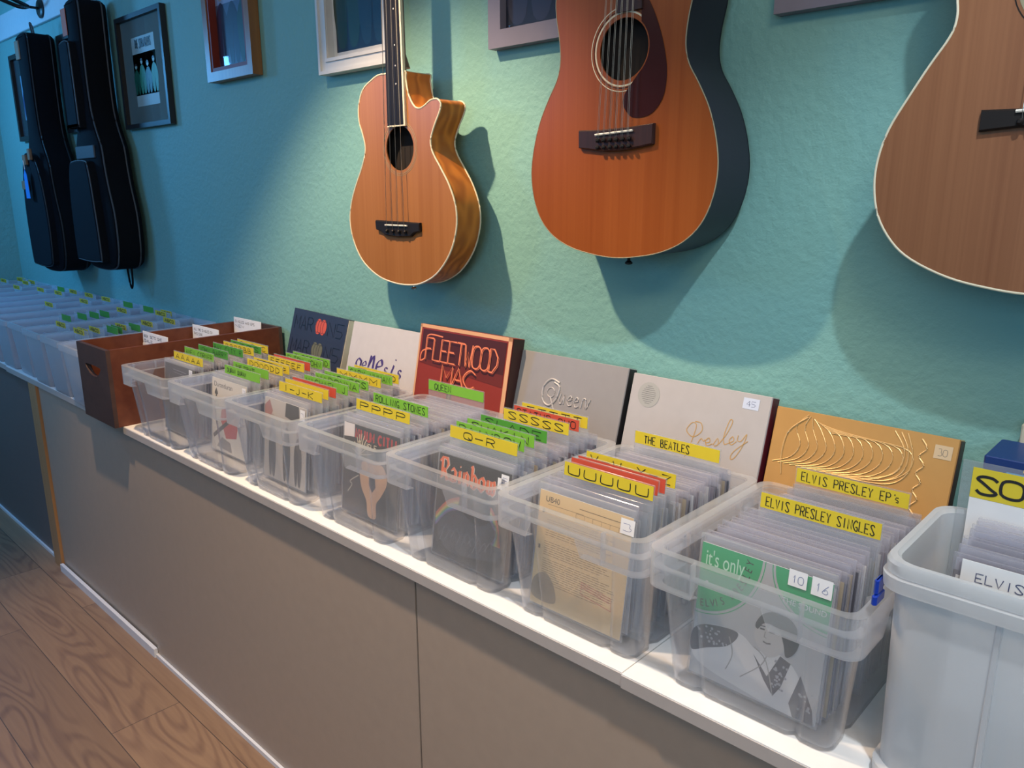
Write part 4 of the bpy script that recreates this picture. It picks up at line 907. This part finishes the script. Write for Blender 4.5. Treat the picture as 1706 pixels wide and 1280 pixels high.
# ------------------------------------------------------------------ guitars
def inset(poly, d):
    n = len(poly); out = []
    ar = sum(poly[i][0]*poly[(i+1) % n][1]-poly[(i+1) % n][0]*poly[i][1] for i in range(n)); s_ = 1 if ar > 0 else -1
    for i in range(n):
        a, b_ = poly[i-1], poly[(i+1) % n]; dx, dz = b_[0]-a[0], b_[1]-a[1]; l = math.hypot(dx, dz) or 1
        out.append((poly[i][0]-dz/l*d*s_, poly[i][1]+dx/l*d*s_))
    return out
def guitar(label, loc, outline, depth, hole, hr, top, side, back, bind, bridge, pins, strings, board, board_m, nut_z, rosette, neck_w=(.055, .044), pick=None, binding_r=.0022, frets=True, heel=None, saddle_tilt=.0, side_bind=True, pins2=False, bridge_shape=None, knob=True, bind_side=0):
    """local x across, z up from the tail, y from the face (0) back to the wall (+)"""
    g = tag(empty('acoustic_guitar', loc), label, 'guitar'); n = len(outline)
    hole_l = circ(hole[0], hole[1], hr, 40)
    q = MB(); q.plate(outline, 0, .003, [hole_l]); q.build('soundboard', top, g)
    q = MB()
    lo = [[(x, y, z) for x, z in outline] for y in (.001, depth*.33, depth*.66, depth)]
    q.loft(lo, cap=False); q.build('side', side, g, True)
    q = MB(); q.plate(outline, depth-.003, depth+.0005); q.build('back_plate', back, g)
    q = MB(); q.tube([(x, .0005, z) for x, z in outline], binding_r, 8, True); q.build('binding', bind, g, True)
    if side_bind: q = MB(); q.tube([(x, depth-.001, z) for x, z in outline], binding_r, 8, True); q.build('binding', bind, g, True)
    q = MB(); q.box((-.08, .03, hole[1]-.09), (.08, .033, hole[1]+.09)); q.build('soundhole_shade_sheet', M['inside'], g)  # near-black sheet behind the soundhole, standing in for shade inside the body
    for i, (rr, wd, m_) in enumerate(rosette):
        q = MB(); o_, i_ = circ(hole[0], hole[1], rr+wd/2, 48), circ(hole[0], hole[1], rr-wd/2, 48)
        q.plate(o_, -.0004-.0001*i, .0005, [i_]); q.build('rosette', m_, g)
    if pick: q = MB(); q.plate(pick, -.0012, .0002); q.build('pickguard', M['guard'], g)
    bx, bz, bw, bh = bridge
    q = MB(); sh = bridge_shape or [(-.5, .5), (.5, .5), (.5, -.1), (.3, -.3), (.12, -.5), (-.12, -.5), (-.3, -.3), (-.5, -.1)]
    bp = [(bx+a*bw, bz+b_*bh) for a, b_ in sh]; ip = inset(bp, .0025)
    q.loft([[(x, .0, z) for x, z in bp], [(x, -.006, z) for x, z in bp], [(x, -.009, z) for x, z in ip]]); q.build('bridge', M['rosewood'] if board_m != M['ebony'] else M['ebony'], g)
    sw = (bw*.5)/2; zs = bz+bh*.22
    q = MB(); q.tube([(bx-sw, -.011, zs-saddle_tilt/2), (bx+sw, -.011, zs+saddle_tilt/2)], .0022, 6); q.build('saddle', M['bone'], g)
    for k in range(pins):
        rows = 2 if pins2 else 1; kk = k//rows; per = pins//rows
        x = bx-bw*.21+bw*.42*(kk/(per-1)); z = bz-bh*.05-(k % rows)*.013+(-.004 if not pins2 else 0)
        q = MB(); q.lathe([(.0024, -.008), (.0042, -.011), (.0044, -.014), (.002, -.0165)], (x, 0, z), 'y', 10); q.build('bridge_pin', M['ebony'], g, True)
    top_z = max(z for x, z in outline); bz0 = board[1]; nx = board[0]
    q = MB(); w0, w1 = neck_w
    q.loft([[(nx-w0/2, -.006, bz0), (nx+w0/2, -.006, bz0), (nx+w0/2, .0, bz0), (nx-w0/2, .0, bz0)], [(nx-w1/2, -.006, nut_z), (nx+w1/2, -.006, nut_z), (nx+w1/2, .0, nut_z), (nx-w1/2, .0, nut_z)]]); q.build('fretboard', board_m, g)
    for s_ in ((1,) if bind_side else ()):
        q = MB(); q.loft([[(nx+w0/2, -.0062, bz0), (nx+w0/2+.006, -.0062, bz0), (nx+w0/2+.006, .001, bz0), (nx+w0/2, .001, bz0)], [(nx+w1/2, -.0062, nut_z), (nx+w1/2+.004, -.0062, nut_z), (nx+w1/2+.004, .001, nut_z), (nx+w1/2, .001, nut_z)]]); q.build('neck_binding', M['binding'], g)
        q = MB(); q.box((nx-w0/2, -.0065, bz0-.003), (nx+w0/2+.006, .0, bz0)); q.build('neck_binding', M['binding'], g)
    scale_l = nut_z-zs
    if frets:
        for k in range(1, 21):
            z = nut_z-scale_l*(1-2**(-k/12))
            if z < bz0+.003: break
            f = (z-bz0)/(nut_z-bz0); wf = w0+(w1-w0)*f
            q = MB(); q.tube([(nx-wf/2, -.0062, z), (nx+wf/2, -.0062, z)], .0011, 6); q.build('fret', M['steel'], g)
    else:
        for k in (3, 5, 7, 9, 12, 15, 17, 19):
            z = nut_z-scale_l*(1-(2**(-k/12)+2**(-(k-1)/12))/2)
            if z > bz0+.01: q = MB(); q.lathe([(.002, -.0063), (.002, -.0058)], (nx+w0*.12, 0, z), 'y', 8); q.build('position_dot', M['bone'], g)
    nk = []
    for f in (0, .2, .5, 1.0):
        z = top_z-.01+(nut_z-top_z+.01)*f; wz = (z-bz0)/(nut_z-bz0); wf = (w0+(w1-w0)*wz)/2; d_ = .024-.004*f
        nk.append([(nx+wf*math.cos(R(a)), d_*math.sin(R(a)), z) for a in range(0, 181, 20)])
    q = MB(); q.loft(nk); q.build('neck', M['neckwood'], g, True)
    q = MB(); hp = []
    for z, yb, wf in ((top_z-.075, depth*.9, .016), (top_z-.03, depth*.85, .02), (top_z+.01, depth*.55, .023), (top_z+.035, .03, .024), (top_z+.06, .02, .024)):
        hp.append([(nx+wf*math.cos(R(a)), .0+max(yb, .02)*math.sin(R(a)), z) for a in range(0, 181, 20)])
    q.loft(hp[2:]); q.build('heel', M['neckwood'], g, True)
    if heel: q = MB(); q.plate(heel, .012, depth-.006); q.build('heel_block', side, g)
    # headstock, nut and tuners carry on above the picture
    hl = .17; q = MB(); ho = [(-.022, 0), (.022, 0), (.036, .03), (.038, .16), (.0, .17), (-.038, .16), (-.036, .03)]
    q.plate([(nx+a, nut_z+b_) for a, b_ in ho], .0, .015); q.build('headstock', M['neckwood'], g)
    q = MB(); q.box((nx-w1/2, -.008, nut_z-.002), (nx+w1/2, .0, nut_z+.003)); q.build('nut', M['bone'], g)
    nt = max(2, min(strings, 12)//2)
    for s_ in (-1, 1):
        for k in range(nt):
            z = nut_z+.04+.11*k/max(1, nt-1); q = MB(); q.lathe([(.003, .03), (.003, .045), (.007, .05), (.007, .06)], (nx, .008, z), 'x', 8)
            q.v = [(nx+s_*(v[0]-nx), v[1], v[2]) for v in q.v]; q.build('tuner', M['chrome'], g)
    for k in range(strings):
        f = k/(strings-1)-.5
        if strings == 12: j = k//2; f = (j/5-.5)+(.022 if k % 2 else -.022)
        q = MB(); x0, x1 = bx+bw*.40*f, nx+w1*.8*f
        q.tube([(x0, -.011, bz-bh*.1), (x0, -.0135, zs), (x1, -.0095, nut_z)], .0008 if strings == 4 else .00042, 5); q.build('string', M['steel'], g)
    q = MB(); zb = min(z for x, z in outline); xb = [x for x, z in outline if z == zb][0]
    q.lathe([(.004, 0), (.003, -.006), (.0035, -.009), (.0075, -.012), (.0075, -.015), (.003, -.017)], (xb, depth*.45, zb), 'z', 12); q.build('end_pin', M['ebony'] if not side_bind else M['chrome'], g, True)
    # padded yoke hanger on the rail holding the headstock
    hz = nut_z+.02; wx, wy, wz = loc
    k_ = tag(empty('guitar_hanger', (wx+nx, WY-.019, wz+hz)), 'black padded wall hanger holding the headstock of '+{4: 'the small cutaway guitar', 12: 'the twelve-string guitar', 6: 'the brown-topped guitar'}[strings], 'guitar hanger')
    q = MB(); q.lathe([(.03, 0), (.03, -.008), (.02, -.012)], (0, 0, 0), 'y', 20); q.build('mounting_plate', M['black'], k_, True)
    yy = wy-(WY-.019)
    q = MB(); q.tube([(0, -.01, 0), (0, yy+.05, 0)], .005); q.tube(crom([(-.038, yy-.02, .004), (-.035, yy+.02, 0), (0, yy+.05, 0), (.035, yy+.02, 0), (.038, yy-.02, .004)], 4), .006); q.build('yoke', M['black'], k_, True)
    return g
# 12-string with dark sides
C2 = -.904; F2 = 1.25
half = [(.0, 1.324), (.05, 1.328), (.105, 1.339), (.152, 1.360), (.186, 1.392), (.206, 1.435), (.2135, 1.485), (.207, 1.535), (.191, 1.585), (.168, 1.628), (.147, 1.662), (.139, 1.695), (.142, 1.735), (.150, 1.775), (.151, 1.81), (.138, 1.845), (.10, 1.868), (.05, 1.876), (.0, 1.877)]
def sym(h, z0): 
    r_ = [(x, z-z0) for x, z in h]; return crom(r_+[(-x, z) for x, z in r_[-2:0:-1]], 4, True)
o2 = sym(half, 1.324); hz2 = 1.700-1.324
def hc(a, r_=.062): return (math.cos(R(a))*r_+.010, hz2+math.sin(R(a))*r_)
pick2 = [hc(a, .0565) for a in range(48, -62, -10)]+crom([(.038, hz2-.052), (.016, hz2-.078), (.014, hz2-.098), (.032, hz2-.118), (.06, hz2-.12), (.083, hz2-.11), (.1, hz2-.085), (.104, hz2-.045), (.095, hz2+.0), (.078, hz2+.045), (.056, hz2+.085), (.044, hz2+.1)], 5)
guitar('amber-topped twelve-string guitar with black sides and dark pickguard', (C2, F2, 1.324), o2, .116, (.010, hz2), .0535, M['spruce2'], M['blackside'], M['blackside'], M['bindgrey'],
    (-.0, 1.545-1.324, .17, .045), 12, 12, (.022, hz2+.062), M['rosewood'], 2.32-1.324, [(.063, .003, M['binding']), (.067, .001, M['ebony']), (.0725, .0016, M['binding'])], (.056, .048), pick2, .0011, True, None, .004, False, True,
    [(-.5, .42), (-.2, .38), (.2, .42), (.5, .5), (.5, -.3), (.3, -.42), (.1, -.5), (-.15, -.5), (-.35, -.4), (-.5, -.32)])
# small cutaway guitar
CB = -1.563; FB = 1.257
bo = [(-1.598,1.7275),(-1.628,1.727),(-1.655,1.718),(-1.690,1.700),(-1.711,1.665),(-1.713,1.625),(-1.699,1.59),(-1.692,1.555),(-1.708,1.515),(-1.736,1.473),(-1.762,1.425),(-1.773,1.378),(-1.763,1.328),(-1.727,1.275),(-1.668,1.24),(-1.605,1.225),(-1.545,1.2225),
 (-1.49,1.23),(-1.43,1.258),(-1.382,1.308),(-1.358,1.365),(-1.358,1.415),(-1.378,1.463),(-1.408,1.505),(-1.434,1.540),(-1.440,1.568),(-1.425,1.600),(-1.407,1.628),(-1.402,1.645),(-1.414,1.656),(-1.437,1.655),(-1.458,1.645),(-1.478,1.640),(-1.497,1.648),(-1.515,1.675),(-1.523,1.71),(-1.527,1.7275)]
ob = crom([((x-CB)*1.0, z-1.2225) for x, z in bo], 4, True)
guitar('small honey-coloured cutaway bass guitar with four strings and figured sides', (CB, FB, 1.2225), ob, .078, (.009, .331), .0525, M['spruce'], M['figured'], M['figured'], M['binding'],
    (-.003, .138, .172, .040), 4, 4, (.003, .384), M['ebony'], 1.11, [(.060, .0012, M['bindgrey']), (.0645, .0009, M['bindgrey'])], (.062, .046), None, .0021, False, None, .0, True, False,
    [(-.5, .5), (.5, .42), (.5, -.1), (.38, -.2), (.3, -.42), (0, -.5), (-.3, -.42), (-.38, -.2), (-.5, -.1)], bind_side=1)
# brown topped guitar cut by the right edge
C3 = -.213; F3 = 1.238
half = [(.0, 1.312), (.05, 1.317), (.1, 1.328), (.15, 1.350), (.180, 1.375), (.203, 1.412), (.2125, 1.455), (.211, 1.495), (.2, 1.535), (.179, 1.575), (.156, 1.615), (.134, 1.65), (.128, 1.672), (.130, 1.695), (.139, 1.735), (.147, 1.78), (.145, 1.82), (.12, 1.855), (.07, 1.868), (.0, 1.87)]
guitar('brown spruce-topped guitar with cream edge, cut off by right side', (C3, F3, 1.312), sym(half, 1.312), .11, (.0, .392), .05, M['spruce3'], M['brownback'], M['brownback'], M['binding'],
    (.0, 1.540-1.312, .165, .035), 6, 6, (.0, .45), M['ebony'], 1.0, [(.058, .004, M['bindgrey']), (.0645, .0014, M['ebony'])], (.055, .044), None, .0018, True, None, .0, True, False,
    [(-.5, .35), (-.15, .3), (.15, .3), (.5, .35), (.5, -.45), (.2, -.35), (0, -.55), (-.2, -.35), (-.5, -.45)])

# ------------------------------------------------------------------ padded guitar bags hanging at the far end
def bag(label, loc, outline, depth, pockets, extras, pip='piping'):
    g = tag(empty('guitar_bag', loc), label, 'guitar bag')
    o = crom(outline, 4, True); q = MB()
    q.loft([[(x, y, z) for x, z in inset(o, d)] for y, d in ((0, .012), (-.012, .002), (-.03, 0), (-depth+.03, 0), (-depth+.01, .006), (-depth, .022))])
    q.build('bag_body', M['bag'], g, True)
    for d, y in ((.003, -depth+.018), (.001, -.02)):
        q = MB(); q.tube([(x, y, z) for x, z in inset(o, d)], .0035, 6, True); q.build('piping', M[pip], g, True)
    for (pp, y0, y1) in pockets:
        p_ = crom(pp, 4, True); q = MB()
        q.loft([[(x, y, z) for x, z in inset(p_, d)] for y, d in ((y0, 0), (y1+.008, 0), (y1, .008))]); pk = q.build('pocket', M['bagpocket'], g, True)
        q = MB(); q.tube([(x, y1+.006, z) for x, z in inset(p_, .002)], .003, 6, True); q.build('piping', M[pip], pk, True)
    extras(g)
    return g
BX2, BY2, D2 = -3.56, 1.363, .125
ol = [(-.0, 0), (.13, .012), (.17, .06), (.182, .14), (.178, .24), (.15, .34), (.135, .42), (.125, .50), (.085, .58), (.062, .66), (.058, .8), (.062, .98), (.06, 1.045), (.035, 1.062), (-.035, 1.062), (-.06, 1.045), (-.062, .98), (-.058, .8), (-.062, .66), (-.085, .58), (-.125, .50), (-.135, .42), (-.15, .34), (-.178, .24), (-.182, .14), (-.17, .06), (-.13, .012)]
def ex2(g):
    q = MB(); q.tube(crom([(.09, -.05, .01), (.10, -.05, -.05), (.115, -.05, -.075), (.13, -.05, -.05), (.135, -.05, .02)], 4), .004, 6); q.build('strap_loop', M['bag'], g)
    q = MB(); q.box((-.078, -D2-.004, .93), (-.028, -D2-.002, 1.03)); q.build('hang_tag', M['orangetag'], g)
    q = MB(); q.tube(crom([(-.02, -.05, 1.05), (-.015, -.055, 1.1), (.015, -.055, 1.1), (.02, -.05, 1.05)], 4), .005, 6); q.build('carry_loop', M['bag'], g)
    q = MB(); q.rbox((-.1, -D2-.006, .455), (.1, -D2+.004, .505), .003); q.build('neck_strap', M['piping'], g)
bag('black padded guitar bag with front pockets, right one of the two', (BX2, BY2, 1.135), ol, D2,
    [([(-.155, .07), (-.12, .04), (.085, .04), (.115, .07), (.1, .3), (.08, .42), (.05, .445), (-.08, .445), (-.12, .42), (-.15, .3)], -D2+.004, -D2-.035), ([(-.068, .58), (.03, .58), (.04, .6), (.036, .86), (.02, .9), (-.055, .9), (-.07, .86), (-.075, .6)], -D2+.004, -D2-.032)], ex2)
BX1, BY1, D1 = -4.19, 1.363, .13
def ex1(g):
    for a, b_, c, d in ((-.055, .95, .0, 1.01), ):
        q = MB(); q.rbox((a, -D1-.006, b_), (c, -D1+.002, d+.02), .004); q.build('leather_patch', M['tan'], g)
    for a, b_, c, d in ((-.04, .49, .0, .535), (.04, .51, .07, .56), (-.10, .38, -.03, .42)):
        q = MB(); q.rbox((a, -D1-.044, b_), (c, -D1-.03, d), .003); q.build('leather_patch', M['tan'], g)
    q = MB(); q.tube([(-.02, -D1-.046, .51), (.0, -D1-.05, .47)], .002, 6); q.build('tag_string', M['paper'], g)
    q = MB(); q.flat([(-.07, .37), (-.02, .37), (-.025, .48), (-.05, .495), (-.07, .48)], -D1-.05); q.v = q.v; 
    o_ = MB(); o_.plate([(-.025, .34), (.03, .34), (.022, .445), (.0, .47), (-.02, .445)], -D1-.052, -D1-.0505); o_.build('hang_tag', M['bluetag'], g)
    q = MB(); q.tube(crom([(-.012, -.06, 1.0), (-.012, -.07, 1.085), (.0, -.075, 1.11), (.012, -.07, 1.085), (.012, -.06, 1.0)], 4), .004, 6); q.build('carry_loop', M['piping'], g)
ol1 = [(x*1.04, z*1.0-.0) for x, z in ol]
bag('black padded guitar bag with tan patches and blue tag, leftmost', (BX1, BY1, 1.09), ol1, D1,
    [([(-.14, .06), (-.1, .03), (.1, .03), (.14, .08), (.15, .25), (.12, .42), (.06, .52), (-.06, .54), (-.12, .44), (-.15, .28)], -D1+.004, -D1-.03)], ex1, 'dullpiping')
def hanger(name, x, y1, z, label):
    k_ = tag(empty('guitar_hanger', (x, WY-.019, z)), label, 'guitar hanger')
    q = MB(); q.lathe([(.042, 0), (.042, -.006), (.036, -.010), (.03, -.012)], (0, 0, 0), 'y', 28); q.build('mounting_plate', M['black'], k_, True)
    q = MB(); q.tube([(0, -.01, 0), (0, -y1, 0)], .006); q.tube(crom([(-.045, -y1-.11, .03), (-.04, -y1-.06, .012), (-.03, -y1-.02, .0), (0, -y1, 0), (.03, -y1-.02, .0), (.04, -y1-.06, .012), (.045, -y1-.11, .03)], 5), .009, 10); q.build('yoke', M['black'], k_, True)
    return k_
hanger('h', -4.30+.02, .055, 2.285, 'black two-pronged guitar hanger on the pale rail above the leftmost bag')
hanger('h', -3.56, .045, 2.285, 'black guitar hanger behind the top of the right-hand guitar bag')
